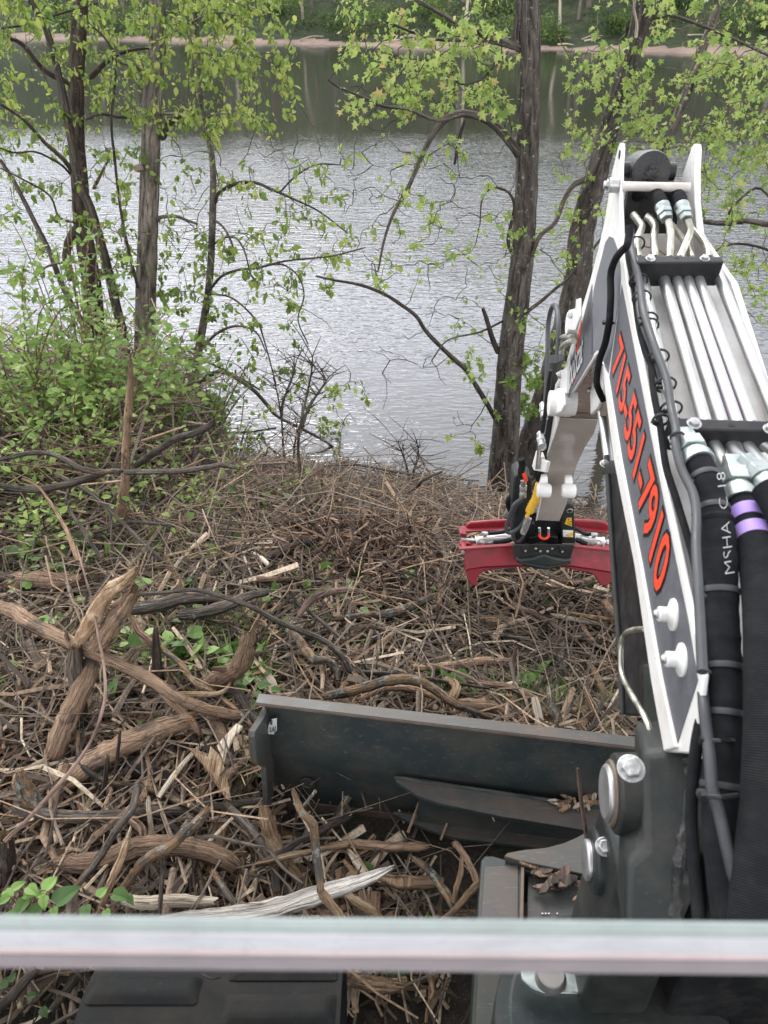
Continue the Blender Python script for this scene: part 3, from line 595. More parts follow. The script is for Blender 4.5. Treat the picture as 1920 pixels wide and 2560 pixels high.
LG('lichen_knot_branch', 'lichen spotted side branch rising from the knot of the long brown branch', 'branch', O5, [(540, 440), (580, 390), (610, 380)], [14, 10], [.3, .36], bk_lich)
LG('split_log', 'pale split log standing on end, its top torn and splintered', 'log', O5, [(590, 40), (540, 90), (470, 140), (420, 220), (380, 290), (345, 345)], [16, 26, 34, 36, 34, 30], [.75, .66, .58, .5, .42, .36], bk_tan, 14, 1.2, .12)
LG('split_log', 'brown bark-covered half of the split log, just right of the pale half', 'log', O5, [(580, 130), (540, 190), (490, 270), (450, 330), (415, 380)], [26, 40, 42, 38], [.6, .52, .44, .36, .3], bk_brown, 14, 1, .12)
LG('leaning_log', 'brown leaning log with a white frayed foot below the long branch', 'log', O5, [(400, 420), (380, 500), (330, 600), (290, 690), (250, 790), (225, 860)], [30, 38, 44, 48, 44, 34], [.26, .24, .2, .16, .12, .06], bk_brown, 14, 1.6, .08)
LG('frayed_splinters', 'white frayed wood fibres at the foot of the leaning log', 'splinters', O5, [(230, 840), (170, 880), (100, 905), (60, 900)], [20, 16, 8, 2], [.07, .06, .05, .04], bk_pale, 8, 3, .4)
LG('post_stump', 'dark upright stump hidden behind the leaning log', 'stump', O5, [(325, 380), (330, 480), (335, 600), (345, 770)], [32, 36, 36, 40], [.35, .25, .15, .0], bk_dark, 12, .6, .1)
LG('thick_log', 'thick brown log slanting up to the right below the leaning log', 'log', O5, [(820, 690), (700, 725), (600, 765), (500, 815), (400, 870), (330, 930), (280, 980)], [34, 44, 48, 50, 50, 42, 30], [.12, .13, .13, .12, .1, .08, .05], bk_brown, 16, .8, .07)
LG('stump_log', 'short brown broken log with a splintered top, pointing at the sky above the blade corner', 'log', O5, [(1078, 325), (1065, 380), (1045, 450), (990, 490), (930, 520), (880, 550)], [34, 38, 40, 42, 40, 34], [.36, .3, .22, .16, .12, .08], bk_brown, 14, 1, .1, side=[(.55, 2.2, .5, 2.)])
LG('red_sapling', 'long reddish sapling curving from the upper brush down to the lower left', 'branch', O5, [(330, -60), (370, 80), (400, 190), (425, 330), (445, 430), (456, 560), (440, 660), (400, 770), (330, 880), (245, 980), (130, 1110), (20, 1215)], [4, 5, 6, 7, 8, 9, 10], [.5, .5, .5, .48, .45, .42, .4, .4, .38, .36, .34, .3], bk_redtw, 10, .2, .03)
LG('arched_vine', 'long smooth grey stem arching to the right above the blade', 'branch', O5, [(490, 165), (590, 152), (720, 140), (850, 130), (1000, 170), (1100, 210), (1200, 265), (1300, 305), (1400, 350), (1480, 420), (1515, 480)], [7, 9, 11, 13, 14, 14], [.35, .36, .35, .33, .3, .25, .2, .15, .1], bk_grey, 10, .2, .03)
LG('crooked_branch', 'crooked grey branch with a knotted bend beside the arching stem', 'branch', O5, [(1240, 300), (1290, 340), (1320, 390), (1360, 430), (1420, 435), (1450, 470), (1460, 520)], [14, 22, 20, 18, 15], [.12, .16, .15, .12, .08], bk_lich, 10, .4, .12)
LG('long_pole', 'long smooth grey-brown pole lying level in front of the blade corner', 'log', O5, [(60, 1060), (120, 1090), (200, 1100), (400, 1112), (600, 1092), (850, 1075), (1000, 1060), (1140, 1035)], [24, 26, 27, 26, 24, 20, 17], [.12, .11, .1, .1, .08, .07], bk_grey, 12, .3, .05)
LG('short_branch', 'short tan branch with a broken tip pointing at the blade', 'branch', O5, [(690, 560), (740, 610), (790, 660), (830, 700), (860, 745)], [17, 18, 19, 17, 14], [.2, .17, .14, .12, .1], bk_brown, 10, 1)
LG('bent_branch', 'tan branch bending level toward the blade from the lichen knot', 'branch', O5, [(700, 560), (760, 580), (850, 580), (930, 580), (975, 560), (1000, 520)], [14, 13, 12, 9, 6], [.2, .18, .16, .15], bk_tan, 9, .6)
LG('dark_log', 'dark fat log half buried under the thick brown log', 'log', O5, [(520, 870), (600, 900), (680, 930), (760, 990), (800, 1040)], [38, 44, 44, 36], [.03, .04, .03, .0], bk_char, 14, .5)
LG('mossy_log', 'thick level log at the left edge half covered by green sprouts', 'log', O5, [(-60, 92), (60, 98), (160, 92), (260, 98), (350, 100)], [42, 46, 46, 44, 38], [.06, .08, .07], bk_brown, 16, .3)
LG('mid_log', 'smooth brown log lying level behind the splintered stump', 'log', O5, [(560, 215), (680, 195), (800, 165), (900, 165), (960, 185)], [28, 30, 28, 22], [.14, .16, .12], bk_grey, 12, .4)
LG('mid_log', 'forked brown log below the arching stem, its tip to the right', 'log', O5, [(780, 235), (860, 230), (960, 205), (1060, 160), (1160, 135)], [26, 27, 24, 16], [.12, .15, .16], bk_grey, 12, .4, side=[(.3, 2.5, .5, 4.)])
LG('brown_stub', 'brown stub log under a heap of twigs right of the stump log', 'log', O5, [(1080, 500), (1110, 490), (1140, 482)], [18, 16], [.08, .1], bk_brown, 10, .6)
LG('thin_branch', 'grey lichen-spotted branch running down to the blade flange', 'branch', O5, [(690, 380), (760, 430), (800, 470), (840, 530), (900, 560), (960, 600), (1030, 660), (1085, 715)], [12, 13, 13, 11], [.14, .16, .14, .1], bk_lich, 9, .3)
LG('brown_branch', 'brown branch reaching up left of the lichen branch', 'branch', O5, [(570, 250), (600, 310), (650, 350), (690, 385)], [16, 17, 15], [.25, .2, .16], bk_brown, 9, .7)
LG('dark_post', 'dark broken post standing among twigs below the mid logs', 'stump', O5, [(672, 300), (675, 380), (680, 470), (688, 540)], [12, 20, 24, 24], [.3, .2, .1, 0], bk_char, 9, 1.6, .15)
LG('straight_stick', 'thin dark stick standing straight in front of the thick log', 'stick', O5, [(519, 740), (510, 830), (497, 930), (490, 1020)], [7, 8, 8], [.3, .2, .12, .06], bk_char, 7, .5, .08)
LG('straight_stick', 'second thin dark stick, left of the straight one', 'stick', O5, [(466, 850), (455, 940), (443, 1040)], [10, 11, 11], [.2, .12, .05], bk_char, 7, .5, .08)
LG('white_stick', 'short bleached stick standing upright with a broken white tip', 'stick', O7, [(640, -10), (645, 60), (652, 120), (650, 200)], [10, 11, 12, 12], [.22, .17, .12, .08], bk_pale, 8, 1.2)
LG('bent_log', 'thick bent tan log with a cut rounded end, low in the pile', 'log', O7, [(245, 275), (330, 275), (420, 265), (540, 225), (620, 200), (720, 198), (850, 212), (950, 250), (1020, 290)], [40, 42, 44, 46, 46, 44, 42, 38], [.1, .1, .12, .15, .15, .12, .09], bk_brown, 18, .4, .05)
LG('lichen_fork', 'twisting branch with a lichen cuff and a broken tan tip above the bent log', 'branch', O7, [(890, 45), (850, 100), (790, 150), (720, 210), (650, 245), (600, 290), (560, 345), (520, 400)], [20, 25, 24, 24, 20, 19, 18], [.3, .29, .28, .27, .25, .22, .18], bk_lich, 12, 1, .08)
LG('tan_stake', 'tan pointed stake leaning in front of the bent log', 'stake', O7, [(548, 180), (530, 240), (495, 320), (470, 380), (430, 480)], [18, 19, 17, 14], [.3, .28, .24, .15], bk_tan, 9, 1.2)
LG('grey_pole', 'grey pole slanting down left across the long pole', 'branch', O7, [(592, -60), (570, 40), (500, 130), (450, 215), (400, 290), (330, 370), (290, 420)], [16, 18, 17, 13], [.25, .24, .23, .22, .2, .12], bk_grey, 9, .4)
LG('orange_stake', 'fresh orange-brown splintered stake standing at the blade corner', 'stake', O7, [(1140, 50), (1160, 120), (1185, 190), (1240, 270), (1320, 370)], [28, 34, 32, 26, 14], [.22, .18, .14, .1, .06], bk_tan, 12, 1.2, .1)
LG('grey_branch', 'grey-brown branch just left of the orange-brown stake', 'branch', O7, [(985, 25), (1040, 80), (1100, 150), (1150, 220), (1180, 300), (1195, 400)], [16, 20, 22, 20, 17], [.14, .14, .12, .1, .08], bk_grey, 10, .5)
LG('forked_stick', 'forked stick standing against the blade face, its foot split', 'stick', O7, [(1268, -40), (1285, 10), (1310, 60), (1350, 100), (1360, 170), (1368, 250), (1382, 330), (1385, 390)], [11, 16, 20, 20, 19, 17], [.52, .5, .48, .46, .43, .4, .37, .35], bk_lich, 10, .8, .08)
LG('fork_tip', 'short side prong of the forked stick in front of the blade', 'stick', O7, [(1308, 30), (1335, 0), (1360, -35)], [9, 8, 7], [.49, .51, .53], bk_lich, 8, .5)
LG('weathered_plank', 'weathered silver-grey plank of wood with long cracks, low in front', 'plank', O7, [(640, 540), (760, 520), (900, 512), (1050, 495), (1200, 462), (1350, 418), (1500, 370), (1600, 335), (1700, 290)], [26, 34, 42, 46, 46, 44, 38, 30, 12], [.14, .15, .17, .18, .2, .22, .24], bk_plank, 20, .8, .05, flat=.45)
LG('pale_log', 'pale barkless log with a broken end left of the weathered plank', 'log', O7, [(530, 430), (620, 445), (720, 438), (820, 440), (920, 440)], [26, 30, 28, 24], [.1, .11, .1], bk_pale, 12, .8)
LG('split_wedge', 'split tan wedge lying across the weathered plank', 'splinter', O7, [(1385, 395), (1420, 440), (1470, 500), (1510, 560)], [20, 24, 18, 6], [.33, .3, .27, .24], bk_tan, 8, 1.6, .12)
LG('split_wedge', 'brown frayed root end right of the weathered plank', 'splinter', O7, [(1520, 425), (1570, 460), (1620, 495), (1670, 540)], [26, 26, 20, 10], [.1, .11, .1], bk_tan, 9, 1.6, .14)
LG('tan_branch', 'tan branch with a torn right tip above the weathered plank', 'branch', O7, [(1110, 275), (1180, 260), (1250, 240), (1350, 222), (1430, 205), (1505, 195)], [12, 14, 14, 12], [.15, .16, .15], bk_tan, 9, 1)
LG('dark_branch', 'dark branch climbing right from behind the orange-brown stake to the blade foot', 'branch', O7, [(1100, 300), (1180, 250), (1260, 200), (1340, 155), (1430, 110), (1510, 70)], [17, 18, 17, 14], [.14, .13, .12, .1], bk_char, 10, .7)
LG('long_twig', 'thin grey twig crossing above the bent log', 'twig', O7, [(840, 160), (930, 160), (1020, 180), (1100, 200), (1165, 218), (1220, 290), (1310, 360)], [8, 8, 7, 6], [.26, .25, .24, .22], bk_twig, 7, .2)
LG('grey_branch', 'lichen-grey branch running down to the tip of the tan splinter', 'branch', O7, [(920, 310), (960, 370), (1000, 430), (1045, 470)], [14, 15, 13], [.1, .12, .1], bk_lich, 9, .5)
LG('hanging_twig', 'thin upright twig standing before the pale log', 'twig', O7, [(712, 230), (700, 330), (694, 430), (690, 560)], [11, 11, 10, 8], [.25, .2, .16, .12], bk_twig, 7, .3)
LG('brown_log', 'dark brown broken log just below the lower blade rib', 'log', (960, 2000), [(-240, 200), (-160, 190), (-60, 195), (60, 205), (180, 200)], [14, 20, 22, 20], [.08, .07, .06], bk_brown, 12, .7)
LG('brown_log', 'short thick log with a torn yellow end beside the blade arm', 'log', (960, 2000), [(-30, 340), (60, 350), (140, 358), (230, 350)], [26, 28, 26], [.12, .12, .1], bk_brown, 12, 1.2)
LG('crooked_stick', 'tan crooked stick resting against the blade arm', 'stick', (960, 2000), [(410, 365), (370, 400), (330, 450), (290, 490), (220, 550)], [17, 16, 15, 12], [.3, .27, .22, .15], bk_tan, 9, .5)
LG('crooked_stick', 'brown stick leaning behind the tan crooked stick', 'stick', (960, 2000), [(310, 190), (350, 240), (385, 310), (405, 370)], [14, 15, 14], [.18, .2, .2], bk_brown, 9, .5)
LG('crooked_stick', 'lichen-grey stick left of the brown leaning stick', 'stick', (960, 2000), [(135, 255), (190, 300), (245, 370), (290, 440), (300, 480)], [15, 18, 19, 15], [.16, .18, .16], bk_lich, 9, .5)
LG('upright_splinter', 'upright tan splinter beside the blade arm', 'splinter', (960, 2000), [(337, 240), (330, 320), (310, 400), (300, 480)], [7, 12, 13, 12], [.35, .3, .22, .14], bk_tan, 8, 1.6)
LG('lichen_bough', 'long lichen-covered bough arching just behind the blade flange', 'branch', O6, [(-262, 590), (-160, 570), (-60, 545), (0, 525), (80, 515), (150, 525), (220, 560), (300, 618), (390, 655), (470, 682)], [18, 22, 22, 22, 24, 22, 20, 18, 12, 7], [.12, .14, .18, .2, .22, .2, .18, .14, .1], bk_lich, 14, .4, .07)
LG('brown_bough', 'dark brown curved bough under the lichen bough', 'branch', O6, [(-110, 610), (-60, 580), (0, 555), (80, 552), (160, 568), (230, 600)], [14, 16, 17, 14], [.1, .12, .1], bk_brown, 12, .5)
LG('tan_bough', 'tan bough lying level in the middle of the brush', 'branch', O6, [(130, 465), (220, 465), (330, 452), (430, 438), (545, 440)], [18, 20, 20, 17], [.1, .11, .1], bk_brown, 12, .6)
LG('orange_end_log', 'short lichen log with an orange rotten end', 'log', O6, [(-40, 238), (20, 232), (80, 215), (140, 190), (210, 158)], [18, 20, 19, 16], [.12, .14, .14], bk_lich, 12, 1.2)
LG('knotted_branch', 'lichen branch with bare yellow tip, left of the orange-ended log', 'branch', O5, [(1440, 250), (1500, 250), (1560, 240), (1660, 232), (1740, 240)], [16, 15, 14], [.12, .12], bk_lich, 10, .8)
LG('upright_stick', 'short reddish stick standing behind the tan bough', 'stick', O6, [(570, 378), (560, 430), (555, 490), (545, 550)], [8, 11, 12, 12], [.2, .14, .08, .03], bk_redtw, 8, .6)
LG('upright_stick', 'orange-brown bent root in front of the lichen bough', 'root', O6, [(262, 520), (300, 530), (312, 560), (290, 610), (278, 660)], [16, 20, 20, 15], [.1, .16, .15, .06], bk_tan, 10, .6)
LG('upright_stick', 'small reddish stick standing left above the lichen bough', 'stick', O6, [(232, 195), (236, 260), (240, 350)], [9, 10, 8], [.2, .12, .04], bk_redtw, 8, .6)
LG('curved_branch', 'smooth tan branch sloping down right behind the blade middle', 'branch', O6, [(370, 525), (430, 535), (520, 545), (600, 570), (670, 605)], [14, 15, 14, 10], [.12, .12, .08], bk_brown, 10, .6)
LG('splintered_plank', 'long orange splintered board lying level near the boom', 'splinter', O6, [(790, 225), (860, 240), (940, 252), (1010, 250), (1070, 262)], [6, 10, 10, 8], [.12, .12], bk_tan, 8, 2)
LG('splintered_plank', 'pale splintered board just below the orange one', 'splinter', O6, [(730, 238), (800, 252), (870, 265), (925, 275)], [8, 12, 11, 7], [.1, .1], bk_pale, 8, 2)
LG('broken_branch', 'tan broken branch pointing at the lens near the boom', 'branch', O6, [(885, 445), (910, 490), (935, 545), (955, 590)], [12, 18, 20, 18], [.16, .12, .08], bk_tan, 10, 1.4)
LG('brown_bough', 'reddish-brown branch curving left above the tan bough', 'branch', O6, [(560, 205), (640, 225), (700, 260), (760, 300), (830, 345)], [10, 12, 12, 9], [.1, .1], bk_redtw, 9, .5)
LG('tan_chunk', 'pale tan chunk lying in the twigs near the water', 'log', O5, [(1090, -30), (1130, -5), (1160, 20)], [10, 12, 11], [.1, .1], bk_pale, 9, 1)
LG('round_log', 'smooth brown log piece lying level right of the mid logs', 'log', O5, [(1110, 85), (1200, 85), (1290, 82)], [15, 16, 15], [.12, .13], bk_brown, 10, .4)
LG('curved_root', 'thick reddish curved root beside the shredded mulch heap', 'root', O5, [(1290, 240), (1320, 200), (1370, 155), (1440, 135), (1500, 130)], [12, 15, 16, 14], [.12, .16, .16], bk_redtw, 10, .6)
LG('sprouting_snag', 'tall thin snag with peeling tan bark standing before the left shrubs', 'snag', O3, [(562, 325), (565, 380), (560, 480), (552, 600), (545, 740), (540, 860), (525, 1000), (500, 1110)], [4, 10, 13, 16, 18, 20, 24, 30], [0] * 8, bk_brown, 12, 1.2, .14, vert='y')
LG('dark_limb', 'dark rough limb pointing up right at the edge of the shrubs', 'branch', O3, [(925, 610), (890, 640), (830, 665), (760, 685), (690, 730), (640, 765), (590, 800)], [13, 15, 16, 16, 14], [.9, .85, .78, .7, .6, .5, .4], bk_char, 10, .8)
LG('grey_limb', 'grey limb arching level in front of the left shrubs', 'branch', O3, [(-60, 775), (20, 772), (110, 750), (200, 748), (280, 775), (350, 815), (430, 830), (530, 822)], [9, 11, 12, 12], [.55, .6, .6, .55, .5], bk_grey, 9, .3)
LG('grey_limb', 'level grey limb with a cut tip right of the peeling snag', 'branch', O3, [(540, 830), (660, 828), (780, 826), (880, 812), (960, 800), (1025, 812)], [13, 13, 12, 9], [.5, .5, .48, .45], bk_grey, 9, .4)
LG('black_limb', 'blackish limb low across the left brush', 'branch', O3, [(-60, 870), (60, 900), (170, 905), (280, 885), (380, 855), (460, 830)], [12, 16, 18, 14], [.35, .38, .4], bk_char, 10, .4)
LG('black_limb', 'blackish bent limb dropping right of the black level limb', 'branch', O3, [(300, 895), (285, 950), (310, 1010), (360, 1080), (400, 1150), (440, 1200)], [6, 8, 10, 10], [.3, .3, .25, .2], bk_char, 8, .4)
LG('pale_sapling', 'pale thin sapling falling diagonally at the left', 'branch', O3, [(95, 858), (160, 890), (210, 950), (260, 1030), (300, 1110), (335, 1215)], [5, 6, 8, 10, 10], [.45, .42, .38, .34, .3], bk_tan, 8, .3)
LG('grey_limb', 'short grey limb lying low right of the peeling snag foot', 'branch', O3, [(390, 1095), (480, 1068), (560, 1045), (640, 1050), (740, 1058)], [8, 9, 9, 6], [.2, .22, .2], bk_grey, 8, .3)
LG('driftwood_branch', 'brown driftwood branch lying near the water below the grapple side', 'branch', O3, [(1370, 1150), (1420, 1125), (1500, 1105), (1590, 1085)], [8, 12, 13, 12], [.1, .1], bk_brown, 9, .8)
LG('shore_stick', 'dark stick jutting over the shoreline right of the dead saplings', 'stick', O4, [(95, 920), (140, 895), (175, 860), (250, 828)], [6, 8, 7, 5], [.2, .22, .3, .35], bk_char, 8, .5)
LG('shore_log', 'short brown log at the water edge right of the grapple', 'log', O4, [(835, 1030), (870, 1025), (910, 1020)], [8, 10, 9], [.05, .05], bk_brown, 10, .8)
LG('corner_branch', 'thick dark branch at the bottom left below the window edge', 'branch', O7, [(-30, 900), (40, 860), (100, 790), (150, 740)], [22, 24, 20], [.25, .28, .28], bk_char, 10, .4)
LG('corner_stump', 'mossy broken stump at the left edge above the window edge', 'stump', O5, [(90, 930), (110, 990), (150, 1060), (190, 1110)], [26, 40, 44, 40], [.2, .16, .1, .03], bk_lich, 12, 1, .15)
LG('corner_stump', 'dark shaggy stump at the far lower left edge', 'stump', O7, [(20, 170), (20, 230), (15, 310), (10, 380)], [40, 44, 46, 50], [.2, .15, .08, .0], bk_char, 12, 1, .15)
LG('buried_board', 'reddish torn slab of bark lying at the right of the track', 'bark slab', O7, [(1500, 770), (1580, 790), (1660, 800), (1720, 810)], [30, 34, 34, 26], [.1, .1], bk_brown, 10, 1, .1, flat=.35)

# flat torn shards
def shard(o, pts, h, mat, label, name='torn_shard', th=.014):
    p3 = [PG(x, y, h + .055) for x, y in cv(o, S1, pts)]; m = MB()
    c = sum(p3, Vector()) / len(p3); n = (p3[1] - p3[0]).cross(p3[-1] - p3[0]).normalized(); n = n if n.z > 0 else -n
    p3 = [p + n * R.uniform(-.006, .01) for p in p3]; m.prism(p3, -n * th)
    m.uv = [(v[0] * 1.0, v[1] * 1.0) for v in m.v]; return tag(m.build(name, mat, None, bevel=.003), label, 'splinter')
shard(O5, [(815, 812), (850, 818), (900, 850), (908, 800), (950, 845), (975, 910), (1002, 1042), (975, 1030), (930, 965), (880, 890)], .2, bk_tan, 'large pale torn shard of wood left of the blade, pointing down')
shard(O5, [(935, 800), (960, 770), (1020, 700), (1050, 715), (1010, 770), (975, 830), (968, 880), (950, 830)], .18, bk_pale, 'grey torn bark strip rising from the large pale shard')
#shard(O5, [(480, 25), (590, 45), (560, 95), (510, 100), (478, 130), (462, 90)], .78, bk_pale, 'white torn wood cap on top of the standing split log')
shard(O7, [(1550, 390), (1645, 390), (1640, 520), (1545, 500)], .08, bk_brown, 'square brown slab of bark right of the weathered plank', th=.03)
shard((960, 2000), [(120, 330), (60, 330), (-30, 325), (-10, 350), (60, 375), (130, 372)], .17, bk_tan, 'yellow torn shard on the short thick log')

# ------------------------------------------------------------------ dead saplings by the water
def dead(label, stems, o, h):
    base = PG(*cv(o, S1, [stems[0][-1]])[0]); root = empty('dead_sapling', base, label, 'dead sapling', 'dead saplings by the water')
    m = MB()
    for st in stems:
        pts = [PY(x, y, base.y + R.uniform(-.05, .05)) for x, y in cv(o, S1, st)]; sp = spline(pts, 4); m.tube(sp, interp([.004, .008, .012][::1], len(sp)), 6, knob=.1)
        for k in range(16):
            i = R.randrange(0, int(len(sp) * .75)); a = sp[i]; d = Vector((R.uniform(-1, 1), R.uniform(-.6, .6), R.uniform(.0, .8))); l = R.uniform(.08, .34)
            q = [a, a + d * l * .5 + Vector((0, 0, .02)), a + d * l + Vector((0, 0, R.uniform(-.03, .05)))]; m.tube(q, [.004, .003, .0015], 4)
            m.tube([q[1], q[1] + Vector((R.uniform(-.1, .1), R.uniform(-.1, .1), R.uniform(0, .1)))], [.0025, .001], 4)
    m.build('stem', bk_grey, root)
dead('bare grey dead sapling with a kinked top, tallest of the group at the shore', [[(1350, 330), (1345, 400), (1325, 500), (1300, 620), (1288, 720), (1300, 850), (1325, 965)], [(1420, 420), (1380, 480), (1330, 560), (1295, 660)]], O3, 0)
dead('thin bare dead sapling left of the kinked one at the shore', [[(1180, 420), (1200, 500), (1218, 620), (1225, 740), (1245, 880)], [(1280, 350), (1260, 430), (1225, 520), (1215, 600)]], O3, 0)
dead('short bare dead sapling between the two taller ones', [[(1340, 560), (1300, 620), (1275, 700), (1270, 800), (1285, 900)]], O3, 0)
dead('small leafless bush at the water edge left of the maple trunk', [[(140, 690), (150, 760), (130, 820), (120, 900)], [(60, 700), (90, 780), (110, 860)]], O4, 0)

# ------------------------------------------------------------------ shrubs on the left bank
def shrub(label, px, py, h, w, n, tone, ls=.055, lm=None, bare=3, kind='ovate', yoff=0):
    b = PG(px, py); b.y += yoff; b.z = gz(b.x, b.y); root = empty('shrub', b, label, 'shrub', 'shrubs on the left bank'); m = MB(); its = []
    for k in range(n):
        a = R.uniform(0, 6.28); d = Vector((math.cos(a), math.sin(a), 0)); l = h * R.uniform(.45, 1.3); sw = w * R.uniform(.2, 1.35)
        q0 = b + d * R.uniform(0, w * .35); pts = [q0, q0 + d * sw * .25 + Vector((0, 0, l * .45)), q0 + d * sw * .6 + Vector((0, 0, l * .8)), q0 + d * sw + Vector((0, 0, l * R.uniform(.8, 1.)))]
        sp = spline(pts, 3); m.tube(sp, interp([.006, .0015], len(sp)), 4)
        if k < bare: continue
        for j in range(29):
            f = R.random() ** .7; p = sp[int(f * (len(sp) - 1))] + Vector((R.gauss(0, .05), R.gauss(0, .05), R.gauss(0, .04)))
            its.append((p, (R.gauss(0, 1), R.gauss(0, 1), R.uniform(-.6, .6)), ls * R.uniform(.5, 1.3), min(1, max(0, R.uniform(*tone)))))
    tag(m.build('stems', bk_grey if len(label) % 2 else bk_tan, root), kind='stuff'); tag(leafmesh('foliage', its, lm or leaf_b, kind, root), kind='stuff')
shrub('leafy shrub at the left edge, tallest of the bank shrubs', 60, 1120, .95, .6, 34, (.3, 1))
shrub('leafy shrub second from the left edge, before the leaning tree', 175, 1130, .85, .55, 32, (.25, .95))
shrub('shrub with dark leaves behind the peeling snag', 290, 1110, .75, .5, 30, (.2, .8))
shrub('low bright green shrub at the foot of the furrowed trunk', 400, 1100, .65, .45, 28, (.25, .9))
shrub('rounded shrub at the right end of the left bank, by the water', 520, 1130, .75, .42, 26, (.2, .8), bare=6)
shrub('small pale shrub leaning over the shore pebbles', 590, 1190, .45, .32, 14, (.3, .9), bare=4)
shrub('low shrub at the left edge in front of the others', 20, 1260, .55, .45, 18, (.3, 1), .05, bare=4)
shrub('tangled shrub of twigs and sparse leaves in front of the snag', 440, 1240, .6, .55, 26, (.2, .8), .045, bare=13)
shrub('sparse twiggy shrub left of the peeling snag', 200, 1260, .65, .5, 24, (.3, .9), .045, bare=12)
shrub('vine-covered shrub climbing the leaning tree', 230, 1020, 1.2, .3, 16, (.2, .8), .055, bare=2)
shrub('leafy shrub at the water side behind the left edge shrub', 110, 960, .8, .5, 18, (.3, .9), .055, bare=2)

shrub('thin pale-stemmed sprouts in front of the peeling snag foot', 330, 1300, .4, .45, 16, (.5, 1), .042, bare=3)
shrub('loose bright sprouts at the left edge above the mossy log', 60, 1350, .4, .5, 16, (.5, 1), .042, bare=3)
shrub('loose green sprouts in the brush right of the peeling snag', 560, 1290, .3, .45, 14, (.4, 1), .038, bare=3)
ANCH = [((160, 1480), 'beside the mossy log'), ((280, 1540), 'by the standing split log'), ((110, 1620), 'by the left end of the long brown branch'), ((200, 1760), 'around the leaning log'), ((420, 1640), 'between split log and stump log'), ((620, 1640), 'behind the short brown stump log'), ((620, 1500), 'under the arching grey stem'), ((880, 1420), 'by the mulch heap'), ((430, 1420), 'in the sprouts right of the peeling snag'), ((120, 1330), 'at the feet of the bank shrubs'),
        ((800, 1290), 'on the slope above the shore'), ((1080, 1330), 'on the slope left of the grapple'), ((1350, 1540), 'just below the red grapple'), ((1100, 1560), 'left below the red grapple'), ((820, 1600), 'in the middle of the cleared brush'), ((1350, 1700), 'beside the boom cylinder'), ((1100, 1690), 'just behind the blade flange'), ((820, 1690), 'behind the left half of the blade'), ((520, 1900), 'left of the blade end plate'), ((300, 1900), 'by the thick slanting log'), ((80, 1950), 'at the left edge below the mossy stump'),
        ((300, 2080), 'by the long level pole'), ((250, 2220), 'around the bent tan log'), ((560, 2120), 'by the orange-brown stake'), ((780, 2120), 'under the blade bottom edge'), ((800, 2250), 'behind the weathered plank'), ((1080, 2180), 'beside the blade arm'), ((80, 2200), 'above the leafy sprig'), ((60, 2480), 'below the window edge left of the track'), ((1000, 2480), 'below the window edge right of the track')]
def zone(v):
    d = v - CAM; t = d.dot(FW); px = 960 + F * d.x / t; py = 1280 - F * d.dot(UP) / t
    return min(ANCH, key=lambda a: (a[0][0] - px) ** 2 + (a[0][1] - py) ** 2)[1]
# ------------------------------------------------------------------ brush litter: individual sticks, then the uncounted rest
def stickmesh(l, r, mat, kink, n=7, seg=5, forks=1):
    m = MB(); p = [Vector((-l / 2, 0, 0))]
    for i in range(seg): p.append(p[-1] + Vector((l / seg, R.gauss(0, kink) * l, R.gauss(0, kink * .6) * l)))
    sp = spline(p, 2); m.tube(sp, interp([r, r * .9, r * .6], len(sp)), n, 0, 1, 1, .5, 1, .1)
    for _ in range(forks):
        i = R.randrange(2, len(sp) - 3); a = sp[i]; d = Vector((R.uniform(.3, 1), R.uniform(-1, 1), R.uniform(-.2, .7))).normalized(); k = l * R.uniform(.12, .35)
        m.tube([a, a + d * k * .5, a + d * k + Vector((0, R.uniform(-.3, .3) * k, 0))], [r * .5, r * .4, r * .2], 5)
    return m.build('stick', [mat, wood], None, ang=60, data=True)
vm = [stickmesh(l, r, mt, k, forks=f) for l, r, mt, k, f in [
    (.9, .011, bk_grey, .03, 2), (.7, .014, bk_brown, .03, 1), (.6, .009, bk_twig, .05, 3), (1.1, .010, bk_grey, .04, 3), (.45, .018, bk_tan, .02, 0), (.8, .008, bk_redtw, .04, 2),
    (.5, .012, bk_lich, .06, 2), (.4, .016, bk_brown, .03, 1), (.7, .007, bk_char, .05, 3), (.55, .013, bk_pale, .02, 0), (1.0, .009, bk_twig, .05, 4), (.35, .02, bk_brown, .03, 0)]]
wd = ['grey-brown forked stick lying in the cleared brush', 'peeled brown stick lying in the cleared brush', 'thin crooked twig lying in the cleared brush', 'long grey branch lying in the cleared brush', 'short tan stripped stick lying in the cleared brush', 'thin reddish twig lying in the cleared brush',
      'lichen-spotted crooked stick lying in the cleared brush', 'short brown peeled stick lying in the cleared brush', 'thin blackish twig lying in the cleared brush', 'short pale barkless stick lying in the cleared brush', 'long thin many-forked twig lying in the cleared brush', 'stubby brown log piece lying in the cleared brush']
def blocked(x, y):                      # inside the machine's blade and undercarriage
    return (y < 1.78 - .14 * (x + .4) and x > -.46 and y > 1.1 and y > (1.5 if x < -.02 else 1.36) - .14 * (x + .4)) or (x > .18 and y < 1.5) or (x < .0 and y < 1.02 and x > -.85)
def spot():
    while True:
        y = 1.0 + 5.2 * R.random() ** .85; x = R.uniform(-.62, .62) * (y + 1.3) + .0
        if x > 2.2 or y > shore(x) + .1 or blocked(x, y): continue
        return x, y
